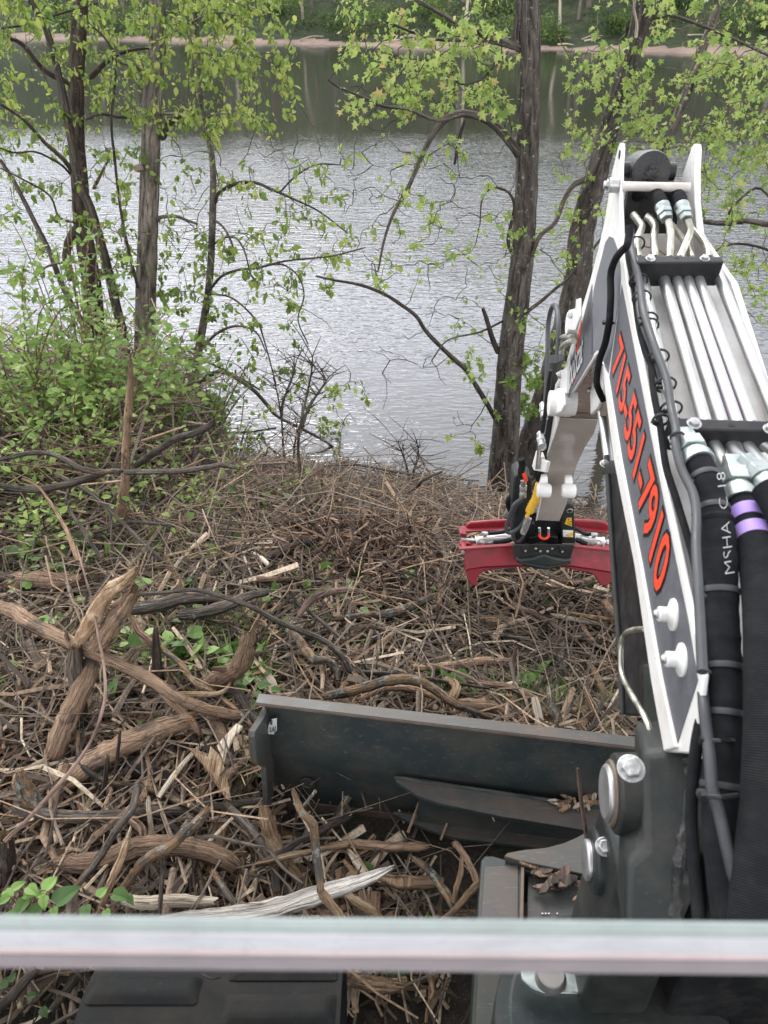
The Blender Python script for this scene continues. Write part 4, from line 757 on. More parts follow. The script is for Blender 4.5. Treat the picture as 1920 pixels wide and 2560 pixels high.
for i in range(235):
    k = R.randrange(len(vm)); x, y = spot()
    if y > 3.2 and k in (4, 7, 11, 9) and R.random() < .6: k = 2
    ob = bpy.data.objects.new('stick', vm[k]); ob.location = (x, y, gz(x, y) + R.uniform(.02, .13)); ob.rotation_euler = (R.uniform(0, 6.28), R.gauss(0, .16), R.uniform(0, 6.28)); s = R.uniform(.55, 1.15); ob.scale = (s, s, s)
    link(ob); tag(ob, wd[k].replace('lying in the cleared brush', zone(ob.location)), 'stick', wd[k].split(' lying')[0] + 's in the cleared brush' if k != 3 else 'long grey branches in the cleared brush')
def sticks(name, n, fpos, L_, r_, mat, tone, hgt, pitch=.18, curve=.12, aniso=None):
    k = 5; m = 4; pos = np.zeros((n, k, 3)); rad = np.zeros((n, k)); tn = NR.uniform(*tone, n)
    for i in range(n):
        x, y = fpos(); a = R.uniform(0, 6.28) if aniso is None else R.gauss(aniso, .6); l = R.uniform(*L_) * (1 if R.random() < .8 else 1.7); ph = R.gauss(0, pitch)
        d = np.array([math.cos(a) * math.cos(ph), math.sin(a) * math.cos(ph), math.sin(ph)]); sd = np.array([-math.sin(a), math.cos(a), 0]); c = R.gauss(0, curve) * l; z = gz(x, y) + R.uniform(*hgt) * min(1, max(.15, (shore(x) - y) / 1.5))
        t = np.linspace(-.5, .5, k); off = c * (1 - 4 * t * t)
        pos[i] = np.array([x, y, z]) + np.outer(t, d) * l + np.outer(off, sd) + NR.normal(size=(k, 3)) * l * .018; rr = R.uniform(*r_) * (1 if R.random() < .85 else 1.7); rad[i] = rr * np.linspace(1, .5, k)
    T = np.gradient(pos, axis=1); T /= np.linalg.norm(T, axis=2)[..., None] + 1e-9
    U = np.cross(T, np.array([.13, .21, .97])); U /= np.linalg.norm(U, axis=2)[..., None] + 1e-9; V = np.cross(T, U)
    ang = np.arange(m) * 2 * math.pi / m
    A = pos[:, :, None, :] + rad[:, :, None, None] * (np.cos(ang)[None, None, :, None] * U[:, :, None] + np.sin(ang)[None, None, :, None] * V[:, :, None])
    A = A.reshape(-1, 3); fs = []
    for s_ in range(k - 1):
        for j in range(m): fs.append((s_ * m + j, s_ * m + (j + 1) % m, (s_ + 1) * m + (j + 1) % m, (s_ + 1) * m + j))
    fs.append((3, 2, 1, 0)); fs.append(tuple((k - 1) * m + j for j in range(m)))
    fa = (np.array(fs)[None] + (np.arange(n) * k * m)[:, None, None]).reshape(-1, 4)
    me = bpy.data.meshes.new(name); me.from_pydata(A.tolist(), [], fa.tolist()); me.materials.append(mat); me.shade_smooth(); me.set_sharp_from_angle(angle=1.2)
    at = me.attributes.new('tone', 'FLOAT', 'POINT'); at.data.foreach_set('value', np.repeat(tn, k * m).astype(np.float32))
    ob = bpy.data.objects.new(name, me); link(ob); return tag(ob, kind='stuff')
def spotw(f):
    def g():
        while True:
            x, y = spot()
            if R.random() < f(x, y): return x, y
    return g
near = spotw(lambda x, y: 1 if y < 3.6 else .35); farr = spotw(lambda x, y: 1 if y > 3.0 else .12)
sticks('brush_litter', 5200, near, (.08, .42), (.0022, .007), litter, (0, 1), (.0, .13))
sticks('brush_litter', 2600, near, (.25, .8), (.0018, .0045), litter, (0, .6), (.02, .17), .14)
sticks('fine_brush', 7000, farr, (.2, .75), (.002, .005), litter, (.05, .75), (.0, .2), .22, .16)
sticks('fine_brush', 1500, spotw(lambda x, y: 1 if (x < -1.35 and y > 3.4) else 0), (.4, 1.0), (.002, .006), litter, (.1, .8), (.0, .35), .4, .16)
sticks('brush_litter', 1500, spotw(lambda x, y: 1 if y < 3.2 else .15), (.12, .5), (.005, .0125), litter, (.1, 1), (.02, .14), .2)
sticks('wood_chips', 5200, near, (.02, .09), (.002, .009), chips, (0, 1), (.0, .09), .3, .02)
sticks('wood_chips', 2600, spotw(lambda x, y: 1 if y < 2.1 else 0), (.03, .16), (.003, .011), chips, (0, .85), (.0, .12), .3, .05)
# shredded reddish mulch heap behind the arching stem
def mulch():
    c = PG(895, 1425); a = R.gauss(0, .22); b = R.gauss(0, .2); return c.x + a, c.y + b
sticks('mulch_heap', 1100, mulch, (.03, .12), (.002, .008), tonemat('shredded_bark', [(0, (.04, .022, .015)), (.5, (.11, .065, .045)), (.9, (.25, .16, .11)), (1, (.5, .38, .28))]), (0, 1), (0, .24), .7, .05)
# flakes of bark and wood
its = []
for i in range(7000):
    x, y = near(); its.append(((x, y, gz(x, y) + R.uniform(0, .09)), (R.gauss(0, 1), R.gauss(0, 1), R.gauss(0, .35)), R.uniform(.012, .05) * (1 if R.random() < .85 else 2), R.random() ** 1.1))
tag(leafmesh('bark_flakes', its, chips, 'ovate'), kind='stuff')
# pebbles on the little beach
m = MB()
for i in range(520):
    x = R.uniform(-1.15, .5); y = shore(x) - abs(R.gauss(.0, .28)) + .06; r = R.uniform(.008, .028); c = Vector((x, y, gz(x, y) + r * .3)); m.tone = R.choice([.1, .3, .5, .75, .95])
    vs_ = []; 
    for q in range(3):
        for j in range(6): a = j * 1.047; vs_.append(c + Vector((math.cos(a) * r * (.75, 1, .6)[q], math.sin(a) * r * .8 * (.75, 1, .6)[q], (-.5, 0, .45)[q] * r * .8)))
    m.add(vs_, [(0, 1, 7, 6)[::1]] + [(q * 6 + j, q * 6 + (j + 1) % 6, q * 6 + 6 + (j + 1) % 6, q * 6 + 6 + j) for q in range(2) for j in range(6) if not (q == 0 and j == 0)] + [tuple(12 + j for j in range(6))])
tag(m.build('pebbles', tonemat('river_pebbles', [(0, (.03, .03, .03)), (.4, (.09, .085, .08)), (.8, (.17, .15, .13)), (1, (.34, .31, .27))], .7), None, ang=80), kind='stuff')
# grass and ground plants
def patch(cx, cy, s): return lambda: (lambda p: (p.x + R.gauss(0, s), p.y + R.gauss(0, s)))(PG(cx, cy))
def greens(name, n, pos, sz, tone, mat, shape, z=(0, .1), up=(.0, .6)):
    its = []
    for i in range(n):
        x, y = pos() if callable(pos) else R.choice(pos)()
        if blocked(x, y): continue
        its.append(((x, y, gz(x, y) + R.uniform(*z)), (R.gauss(0, 1), R.gauss(0, 1), R.uniform(*up)), R.uniform(*sz), R.uniform(*tone)))
    tag(leafmesh(name, its, mat, shape), kind='stuff')
gp = [patch(480, 1690, .11), patch(330, 1650, .12), patch(610, 1720, .08), patch(560, 1590, .12), patch(250, 1700, .1), patch(1230, 1760, .1), patch(1430, 1800, .12), patch(700, 1250, .3), patch(420, 1380, .25), patch(1380, 1790, .1), patch(480, 1620, .15), patch(640, 1930, .05), patch(150, 1450, .15), patch(760, 1330, .25), patch(980, 1290, .3), patch(300, 1330, .3), patch(600, 1300, .3)]
greens('grass', 5200, gp, (.05, .17), (.1, .95), grassm, 'blade', (0, .08), (.3, 2))
greens('grass', 5200, spot, (.04, .12), (.1, 1), grassm, 'blade', (0, .08), (.1, 1.6))
gl = [patch(500, 1700, .07), patch(620, 1710, .08), patch(400, 1640, .15), patch(110, 1450, .12), patch(170, 1440, .1), patch(430, 1395, .2), patch(820, 1500, .2), patch(1330, 1760, .06), patch(1110, 1745, .04), patch(700, 1270, .3), patch(520, 1300, .3), patch(200, 1340, .25), patch(960, 1280, .4), patch(240, 1580, .15)]
greens('ground_plants', 900, gl, (.025, .07), (.2, 1), leaf_g, 'heart', (.03, .16), (-.1, .5))
greens('ground_plants', 900, spot, (.02, .05), (.1, .9), leaf_g, 'heart', (.02, .12), (-.1, .5))
def bigplant(label, cxy, leaves, name='broadleaf_seedling', ks=.72):
    b = PG(*cxy); b.z = gz(b.x, b.y); root = empty(name, b, label, 'plant', None)
    for (x, y, h, L_, ang, tn) in leaves:
        L_ *= ks * .85; tn *= .8; p = PG(x, y, h); V, Fc = LEAF['broad']; d = Vector((math.cos(ang), math.sin(ang), -.15)).normalized(); u = Vector((-d.y, d.x, 0)).normalized(); nn = u.cross(d) * -1 + Vector((R.uniform(-.3, .3), R.uniform(-.3, .3), 0))
        me = MB(); me.tone = tn; VV = [p + u * (v[0] * L_) + d * ((v[1] - .4) * L_) + nn * (v[2] * L_ * 1.3) for v in V]; me.add(VV, Fc)
        lf = me.build('leaf', leaf_g, root)
        s2 = MB(); st = b.lerp(p, .5) + Vector((0, 0, .05)); s2.tube(spline([b, st, p - d * .4 * L_], 3), .0018, 5); s2.build('stem', bk_tan, root)
bigplant('cluster of large pale green leaves at the lower left, above the window edge', (80, 2300), [(20, 2235, .3, .07, 2.4, .9), (45, 2215, .33, .06, .8, .85), (80, 2225, .32, .07, -.5, .9), (125, 2210, .38, .08, 1.3, .95), (110, 2255, .33, .06, -1.2, .85), (55, 2265, .3, .08, -1.8, .5), (85, 2285, .28, .09, -2.2, .3), (165, 2240, .36, .12, .9, .15), (30, 2290, .28, .08, 2.9, .4), (135, 2280, .3, .05, -1, .8), (10, 2250, .3, .06, -2.5, .7), (70, 2240, .31, .05, 0, .9), (100, 2237, .31, .06, 3, .95)])
bigplant('small plant with three glossy leaves right of the pale cluster', (240, 2300), [(215, 2280, .26, .07, -1.2, .3), (255, 2232, .32, .06, 1.2, .85), (300, 2240, .3, .09, -.2, .25), (325, 2250, .28, .05, -.8, .3), (267, 2285, .26, .05, -.9, .8)])
bigplant('leafy plant below the window edge, shade painted into its leaves', (60, 2540), [(10, 2460, .2, .05, 2, .1), (80, 2490, .18, .045, .4, .15), (110, 2530, .16, .05, -.8, .1), (30, 2445, .2, .045, 1.5, .1)])  # low leaf tones paint in the shade down here
bigplant('bright green broadleaf plant by the left corner of the blade', (620, 1740), [(600, 1725, .16, .1, 2.6, .25), (660, 1715, .18, .09, .6, .3), (630, 1760, .12, .08, -.6, .85), (610, 1775, .1, .07, -1, .85), (575, 1740, .12, .08, 2.9, .2), (690, 1725, .18, .07, .2, .25), (645, 1735, .2, .06, 1.4, .6)])
# more short thick broken pieces low in the pile, each one thing
vm2 = [stickmesh(l, r, mt, k, 11, 6, f) for l, r, mt, k, f in [(.42, .024, bk_brown, .05, 1), (.34, .028, bk_tan, .03, 0), (.6, .022, bk_grey, .06, 2), (.5, .018, bk_pale, .04, 0), (.55, .02, bk_lich, .07, 2), (.3, .03, bk_brown, .04, 1)]]
wd2 = ['stout brown peeled chunk lying in the near pile', 'stout tan stripped chunk lying in the near pile', 'crooked grey bough lying in the near pile', 'pale barkless rod lying in the near pile', 'lichen-flecked crooked bough lying in the near pile', 'short fat brown billet lying in the near pile']
for i in range(130):
    k = R.randrange(6)
    while True:
        x, y = spot()
        if y < (3.0 if R.random() < .3 else 2.2): break
    ob = bpy.data.objects.new('branch_piece', vm2[k]); ob.location = (x, y, gz(x, y) + R.uniform(.03, .12)); ob.rotation_euler = (R.uniform(0, 6.28), R.gauss(0, .22), R.uniform(0, 6.28)); s = R.uniform(.55, 1.05); ob.scale = (s, s, s)
    link(ob); tag(ob, wd2[k].replace('lying in the near pile', zone(ob.location)), 'branch piece', wd2[k].split(' lying')[0] + 's in the near pile')

# splinter slabs: flat torn pieces, a few dozen of their own
for i in range(46):
    while True:
        x, y = spot()
        if y < 2.7: break
    l = R.uniform(.05, .16); w_ = l * R.uniform(.14, .3); a = R.uniform(0, 6.28); d = Vector((math.cos(a), math.sin(a), R.uniform(-.25, .25))).normalized(); u = Vector((-d.y, d.x, R.uniform(-.4, .4))).normalized(); c = Vector((x, y, gz(x, y) + R.uniform(.05, .13)))
    q = [c - d * l, c - d * l * .55 + u * w_ * .9, c + d * l * .1 + u * w_, c + d * l * .6 + u * w_ * R.uniform(.3, .8), c + d * l * R.uniform(.9, 1.3), c + d * l * .5 - u * w_ * .3, c + d * l * .8 - u * w_, c - d * l * .2 - u * w_ * .9, c - d * l * .7 - u * w_ * .5]
    m = MB(); m.prism([p + Vector((0, 0, R.uniform(-.004, .004))) for p in q], d.cross(u) * R.uniform(.006, .016)); m.uv = [((Vector(v) - c).dot(u), (Vector(v) - c).dot(d)) for v in m.v]
    k = R.randrange(3); tag(m.build('torn_splinter', [bk_tan, bk_pale, bk_brown][k], None), ['fresh tan', 'pale', 'brown'][k] + ' torn splinter ' + zone(c), 'splinter', ['fresh tan', 'pale', 'brown'][k] + ' torn splinters in the near pile')
# ------------------------------------------------------------------ the excavator, seen from its cab
EX = empty('excavator', (.6, .3, 0), 'white and charcoal excavator arm, boom, dark blade and track, seen from its own cab', 'excavator')
TB = Vector((.0875, 1, 0)).normalized(); NB = Vector((1, -.0875, 0)).normalized(); PB = Vector((.387, 0, 0))
def BL(px, py, off=0): return hit(px, py, PB + NB * off, NB)
def pxs(pts, f): return [f(x, y) for x, y in pts]
def one(name, mat, parent, fn, bevel=0, **k):
    m = MB(); fn(m); return m.build(name, mat, parent, bevel=bevel, **k)
def dens(px, t): return px * t / F
EA, EB = BL(1566, 700), BL(1758, 1690); TN = (EB - EA).cross(NB).normalized(); TN = TN if TN.z > 0 else -TN; AX = (EB - EA).normalized()
def TD(px, py, off=0): return hit(px, py, EA + TN * off, TN)
W = .236
# boom box: side plates, deck, underside
side = [(1566, 700), (1650, 1150), (1688, 1338), (1731, 1548), (1758, 1690), (1735, 1885), (1659, 1880), (1627, 1700), (1586, 1415), (1534, 1150), (1503, 903), (1497, 884), (1490, 888), (1399, 1030), (1380, 1012), (1388, 960), (1411, 921), (1445, 800), (1474, 705), (1496, 620), (1512, 548), (1521, 490), (1530, 430), (1546, 363), (1549, 357), (1553, 358), (1554, 370), (1551, 420), (1550, 500), (1553, 580), (1558, 640)]
boom = one('boom', white, EX, lambda m: m.prism(pxs(side, BL), NB * .009), .003)
rp = MB(); b3 = pxs(side, BL); 
def rofs(i): 
    y = side[i][1]; lug = i >= 20
    return NB * (W - .05 * (1 - ss(560, 700, y)) if (lug or i == 0) else W)
rp.prism([p + rofs(i) for i, p in enumerate(b3)], -NB * .014); rp.build('side_plate', white, boom, bevel=.004)
deck = [BL(1562, 640, .012), BL(1758, 1690, .012), BL(1735, 1885, .012)]
one('deck_plate', white, boom, lambda m: (m.prism([deck[0] - TN * .006, deck[1] - TN * .006, deck[2] - TN * .006, deck[2] + NB * (W - .024) - TN * .006, deck[1] + NB * (W - .024) - TN * .006, deck[0] + NB * (W - .026) - TN * .006], -TN * .01)))
one('deck_plate', white2, boom, lambda m: m.prism([BL(1560, 642, .013) - TN * .012, BL(1552, 572, .013) - TN * .012, BL(1552, 572, .013) + NB * .165 - TN * .012, BL(1560, 642, .013) + NB * .20 - TN * .012], -TN * .01))
# front deck sloping to the hinge, inner walls and underside
fr = [(1530, 610), (1474, 712), (1412, 930), (1390, 965)]
fp = [BL(x, y, .012) for x, y in fr]; one('front_deck', white, boom, lambda m: m.add(fp + [p + NB * (W - .07) for p in fp], [(0, 1, 5, 4), (1, 2, 6, 5), (2, 3, 7, 6)]))
un = [BL(x, y, .012) for x, y in [(1400, 1026), (1489, 893), (1498, 892), (1504, 912), (1534, 1150), (1586, 1415), (1627, 1700), (1659, 1878)]]
one('underside', archp, boom, lambda m: m.add(un + [p + NB * (W - .09 if i < 2 else W - .03) for i, p in enumerate(un)], [(i, i + 1, 9 + i, 8 + i) for i in range(7)]))
# bottom flange strip, bright and proud
lowp = [(1503, 903), (1534, 1150), (1586, 1415), (1627, 1700), (1659, 1879), (1688, 1868), (1650, 1690), (1602, 1415), (1551, 1150), (1518, 940)]
one('flange_strip', white, boom, lambda m: m.prism(pxs(lowp, lambda x, y: BL(x, y, -.006)), NB * .007), .0025)
# decals
def dec(name, pts, mat, off=-.0012, parent=None): return one(name, mat, parent or boom, lambda m: m.prism(pxs(pts, lambda x, y: BL(x, y, off)), NB * .001))
dec('decal', [(1554, 712), (1638, 1150), (1676, 1338), (1719, 1548), (1744, 1700), (1692, 1862), (1652, 1682), (1603, 1415), (1552, 1150), (1520, 968)], decal)
dec('decal', [(1483, 730), (1492, 688), (1505, 640), (1513, 606), (1523, 591), (1533, 595), (1543, 622), (1550, 660), (1551, 700), (1548, 745), (1516, 960), (1507, 900), (1500, 876), (1490, 876), (1477, 892)], decal2)
dec('decal', [(1480, 710), (1483, 889), (1402, 1025), (1409, 962), (1421, 926), (1450, 826)], decal)
# lettering
def text(body, quad, mat, name, off=None, shear=.25, out=0, space=1.0, parent=None, bold=0, depth=.0006):
    cu = bpy.data.curves.new(name, 'FONT'); cu.body = body; cu.shear = shear; cu.offset = bold + out; cu.space_character = space; cu.resolution_u = 3
    ob = bpy.data.objects.new(name, cu); COL.objects.link(ob); bpy.context.view_layer.update()
    me = bpy.data.meshes.new_from_object(ob.evaluated_get(bpy.context.evaluated_depsgraph_get())); bpy.data.objects.remove(ob)
    v = np.array([x.co[:] for x in me.vertices]); 
    if not hasattr(text, 'bb') or not out: text.bb = (v[:, :2].min(0), v[:, :2].max(0))
    lo, hi = text.bb; bl, br, tl, tr = quad; nn = (br - bl).cross(tl - bl).normalized(); nn = nn if nn.dot(CAM - bl) > 0 else -nn
    vs_ = []
    for p in v:
        a, b = (p[0] - lo[0]) / (hi[0] - lo[0]), (p[1] - lo[1]) / (hi[1] - lo[1]); q = (bl.lerp(br, a)).lerp(tl.lerp(tr, a), b); vs_.append(q + nn * (depth + (0 if out else depth)))
    m = MB(); m.add(vs_, [tuple(p.vertices) for p in me.polygons]); bpy.data.meshes.remove(me)
    return m.build(name, mat, parent or boom, smooth=False)
Q = [BL(1531, 930, -.0018), BL(1648, 1524, -.0018), BL(1549, 818, -.0018), BL(1679, 1362, -.0018)]
text('715-551-7910', Q, orange, 'phone_number', shear=.3, bold=.014, space=.92)
text('715-551-7910', Q, ink, 'number_outline', shear=.3, bold=.022, out=.030, space=.92)
Q = [BL(1423, 978, -.0018), BL(1457, 905, -.0018), BL(1426, 893, -.0018), BL(1460, 822, -.0018)]
text('bobcat', Q, wtext, 'brand_lettering', shear=.1, bold=.015, space=.9); text('bobcat', Q, ink, 'lettering_outline', shear=.1, bold=.015, out=.03, space=.9)
for pts in ([(1453, 800), (1446, 828), (1441, 862), (1439, 886), (1444, 882), (1447, 850), (1452, 822)], [(1438, 938), (1436, 955), (1442, 944)]): dec('emblem', pts, orange, -.0016)
# pin caps and grease bosses
def boss(name, px, py, o0, o1, r, mat, parent=boom, n=28, r1=None, bv=.002):
    c = BL(px, py, o0); return one(name, mat, parent, lambda m: m.tube([c, c + NB * (o1 - o0)], [r, r1 or r], n), bv, ang=40)
boss('pin_cap', 1523, 463, -.022, 0, .017, zinc); one('pin_bolt', boltm, boom, lambda m: m.bolt(BL(1519, 463, -.022), -NB, .010))
for (px, py) in ((1684, 1537), (1705, 1650)):
    c = BL(px, py, -.001)
    def gb(m, c=c):
        m.tube([c, c - NB * .003, c - NB * .006, c - NB * .010, c - NB * .023, c - NB * .025], [.027, .0262, .017, .0125, .0125, .011], 24)
    k = one('grease_boss', white, boom, gb, ang=30); one('grease_nipple', zinc, k, lambda m, c=c: m.tube([c - NB * .024, c - NB * .028, c - NB * .032], [.008, .008, .004], 12))
# lug holes
for o in (-.0014,): one('lug_hole', blackm, boom, lambda m: m.tube([BL(1548, 386, o), BL(1548, 386, o) + NB * .002], .010, 16))
# arm cylinder: round base end, cross tube
cc = TD(1629, 425, .0); t_ = 1.86; cc = P(1629, 428, t_); cdir = (Vector((.05, .52, -.33))).normalized(); cdir = Vector((TB.x, TB.y, -.18)).normalized()
ac = one('arm_cylinder', blackm, EX, lambda m: (m.tube([cc, cc + cdir * .012, cc + cdir * .13], [.045, .0485, .0485], 32), m.tube([cc - NB * .062 + cdir * .05, cc + NB * .066 + cdir * .05], .022, 20)), ang=30)
one('grease_lump', blackm, ac, lambda m: [m.tube([cc + Vector((R.uniform(-.012, .014), 0, R.uniform(-.018, .014))), cc + Vector((R.uniform(-.012, .014), -.009, R.uniform(-.016, .01)))], [R.uniform(.006, .011), .003], 7, knob=.3) for _ in range(7)])
ct = P(1641, 467, 1.80); one('cross_tube', white2, boom, lambda m: m.tube([ct - NB * .078, ct + NB * .076], .0105, 16))
one('cavity_shade', blackm, boom, lambda m: m.box(P(1635, 520, 1.93), (.15, .02, .12)))  # black box stands in for the shade of the hollow between the lugs
# clamps on the deck
def clamp(name, pts, h, bolts, hole):
    p = pxs(pts, lambda x, y: TD(x, y, h)); c = one(name, black, boom, lambda m: m.prism(p, -TN * h), .003)
    for b in bolts: one('bolt', boltm, c, lambda m, b=b: m.bolt(TD(b[0], b[1], h), TN, b[2]), .0006)
    q = pxs(hole, lambda x, y: TD(x, y, h + .0006)); one('slot', ink, c, lambda m: m.prism(q, -TN * .0004)); return c
clamp('pipe_clamp', [(1590, 639), (1805, 641), (1811, 655), (1592, 657)], .06, [(1626, 647, .0078), (1762, 647, .0078)], [(1687, 642), (1697, 642), (1698, 646), (1687, 646)])
clamp('pipe_clamp', [(1672, 1043), (1935, 1052), (1950, 1078), (1690, 1072), (1680, 1066)], .055, [(1735, 1060, .0095), (1926, 1074, .0095)], [(1820, 1058), (1835, 1059), (1838, 1066), (1822, 1066)])
def pipe(name, pts, r, off, mat, parent=boom, n=14, f=None, smooth=5, **k):
    o = interp(off, len(pts)); p = [(f or TD)(x, y, o[i]) for i, (x, y) in enumerate(pts)]; sp = spline(p, smooth); return one(name, mat, parent, lambda m: m.tube(sp, interp(r, len(sp)), n, **k), ang=50)
for a, b, r in (((1600, 662), (1684, 1052), .0118), ((1649, 662), (1764, 1062), .0125), ((1680, 662), (1806, 1062), .0115), ((1706, 662), (1844, 1062), .0115), ((1733, 662), (1880, 1062), .0115), ((1785, 662), (1947, 1062), .0118)):
    pipe('hydraulic_pipe', [a, b], r, .016, zinc, smooth=1, n=18)
up_ = [([(1583, 536), (1592, 548), (1604, 566), (1597, 590), (1592, 612), (1597, 645)], .0085, [.03, .02]), ([(1615, 540), (1626, 548), (1637, 566), (1635, 591), (1637, 645)], .0088, [.03, .02]),
       ([(1671, 552), (1676, 578), (1676, 606), (1674, 645)], .0088, [.05, .035, .02]), ([(1719, 552), (1725, 576), (1717, 603), (1699, 645)], .0088, [.05, .035, .02]),
       ([(1678, 562), (1698, 586), (1716, 612), (1730, 645)], .0075, [.01, .012]), ([(1732, 574), (1754, 597), (1768, 620), (1772, 645)], .0085, [.02, .02])]
for p_, r_, o_ in up_: pipe('bent_pipe', p_, r_, o_, brass)
def fitting(name, a, b, r, mat=zincb, parent=boom):
    d = (b - a).normalized(); l = (b - a).length
    one(name, mat, parent, lambda m: (m.tube([a, a + d * l * .3], r * .92, 6), m.tube([a + d * l * .32, a + d * l * .62], r * 1.12, 6), m.tube([a + d * l * .62, a + d * l * .8, b], [r * .82, r * 1.05, r * 1.05], 20)), .001)
f1, f2 = TD(1667, 548, .052), TD(1655, 514, .062); fitting('hose_fitting', f1, f2, .0165); f3, f4 = TD(1716, 549, .052), TD(1703, 513, .062); fitting('hose_fitting', f3, f4, .0165)
def wrinkle(p3, r, n=14, amp=.12, k=26):
    sp = spline(p3, max(3, k // len(p3))); return sp, [r * (1 + amp * math.sin(i * 2.1) + R.uniform(-amp, amp) * .4) for i in range(len(sp))]
for f_, pts in ((f2, [(1645, 494, .062), (1632, 481, .052), (1612, 478, .03), (1588, 490, .0)]), (f4, [(1697, 495, .062), (1688, 482, .05), (1676, 482, .03), (1664, 500, .0)])):
    sp, rr = wrinkle([f_] + [TD(*p) for p in pts], .0165, amp=.08); one('hose', sleevem, boom, lambda m: m.tube(sp, rr, 14))
one('twig_on_deck', bk_redtw, boom, lambda m: m.tube([TD(1606, 615, .01), TD(1640, 622, .012), TD(1663, 636, .01)], .0014, 4))
# cables along the left edge of the deck
pipe('cable', [(1578, 575), (1576, 600), (1583, 640), (1598, 700), (1606, 760), (1615, 800), (1640, 875), (1667, 950), (1678, 1020), (1690, 1075), (1688, 1108), (1700, 1160), (1712, 1190), (1733, 1235), (1741, 1290), (1740, 1362), (1745, 1455), (1750, 1548), (1756, 1680)], .0074, [.045, .05, .05, .055, .055, .06, .06, .07, .08, .08], greyrub, n=12)
pipe('conduit', [(1572, 610), (1570, 640), (1578, 680), (1585, 725), (1591, 778), (1600, 832), (1614, 882), (1627, 913), (1632, 966), (1640, 1013), (1650, 1060), (1655, 1100), (1666, 1171), (1689, 1243), (1713, 1322), (1735, 1402), (1748, 1480)], .0062, [.012, .012, .015, .02, .03, .02, .012, .01], fine, n=12)
pipe('conduit', [(1580, 612), (1584, 660), (1592, 710), (1596, 780), (1610, 830), (1634, 892), (1650, 960)], .005, [.03, .03, .03, .02], black, n=10)
pipe('control_hose', [(1576, 566), (1571, 597), (1566, 616), (1552, 630), (1538, 650), (1527, 685), (1527, 740), (1525, 780), (1523, 806), (1513, 858), (1501, 892), (1494, 926), (1492, 958), (1499, 980), (1508, 1000)], .0082, [-.012, -.02, -.02, -.02, -.02, -.015, -.01, .02], sleevem, f=BL, n=12)
one('hose_clip', black, boom, lambda m: (m.ring(BL(1523, 806, -.018), Vector((.1, .2, 1)), .0095, .0035, 16, 6), m.box(BL(1512, 806, -.02), (.012, .012, .008))), .001)
def tie(px, py, r, off, ax=None, kx=-14, ky=6, parent=boom, f=TD, w=.0022):
    c = f(px, py, off); a = ax or AX; m = MB(); m.ring(c, a, r, w, 22, 6, squash=1.4); c2 = f(px + kx, py + ky, off); m.box(c2, (.009, .007, .007)); m.tube([c2, c2 - NB * .008], .0018, 4); m.build('cable_tie', black, parent, ang=40)
for x, y in ((1590, 610), (1596, 703), (1604, 745), (1620, 800), (1622, 815), (1647, 893), (1664, 962), (1678, 1022)): tie(x, y, .0185, .03)
tie(1652, 1050, .014, .03); tie(1693, 1092, .011, .06, kx=-6)
# big hoses at the right
def HP(pts): return [P(x, y, t) for x, y, t in pts]
big = fit = MB()
fitting('hose_fitting', TD(1703, 1092, .035), TD(1748, 1162, .05), .027); 
A_ = HP([(1746, 1158, 1.285), (1768, 1215, 1.255), (1779, 1262, 1.24), (1790, 1330, 1.215), (1797, 1400, 1.195), (1800, 1480, 1.18), (1804, 1560, 1.16), (1809, 1640, 1.14), (1812, 1730, 1.12), (1812, 1830, 1.10), (1806, 1940, 1.08), (1806, 2060, 1.06), (1820, 2200, 1.04), (1850, 2420, 1.0)])
sp = spline(A_, 9); rr = interp([.0235, .0235, .0245, .0285, .0275, .0265, .0255, .0255, .0255, .0265, .0275, .028, .028, .028], len(sp)); rr = [r * (1 + .035 * math.sin(i * .9) * math.sin(i * .23) + R.uniform(-.012, .012)) for i, r in enumerate(rr)]
slv = one('hose_sleeve', sleevem, boom, lambda m: m.tube(sp, rr, 26), ang=80)
def sring(path, i, r, mat, name, w=.004, sq=1.2, parent=None, knob=True):
    a = path[i]; d = (path[i + 1] - path[i - 1]).normalized(); m = MB(); m.ring(a, d, r, w * .45, 30, 6, squash=sq * 2.4)
    if knob: m.box(a - NB * (r + .004) - Vector((0, r * .5, 0)), (.012, .009, .009))
    m.build(name, mat, parent or slv, ang=50)
for i, r in ((6, .0245), (20, .0262), (45, .0278), (66, .0262), (77, .0268), (92, .0285)): sring(sp, i, r, greyrub, 'cable_tie')
one('sleeve_fold', sleevem, slv, lambda m: m.ring(sp[24], (sp[25] - sp[23]).normalized(), .0245, .006, 30, 8, squash=1.2))
tp = lambda x, y, t: P(x, y, t)
text('MSHA  C 18', [tp(1835, 1432, 1.165), tp(1810, 1180, 1.218), tp(1811, 1436, 1.152), tp(1790, 1183, 1.208)], wtext, 'sleeve_lettering', shear=0, parent=slv, bold=-.022)
# second big hose
fitting('hose_fitting', HP([(1822, 1155, 1.33)])[0], HP([(1853, 1255, 1.27)])[0], .026)
B_ = HP([(1851, 1245, 1.275), (1866, 1290, 1.25), (1884, 1345, 1.22), (1900, 1410, 1.18), (1915, 1500, 1.14), (1924, 1620, 1.09), (1930, 1760, 1.05), (1930, 1900, 1.02), (1922, 2050, 1.0), (1905, 2200, .98), (1890, 2420, .95)])
spb = spline(B_, 9); hb = one('ribbed_hose', corrm, boom, lambda m: m.tube(spb, interp([.0225, .024, .027, .031, .0335, .035, .036, .037, .037, .037, .037], len(spb)), 30), ang=80)
for i, r in ((9, .0252), (17, .0275)): sring(spb, i, r, purple, 'purple_band', .0035, 3.6, hb, False)
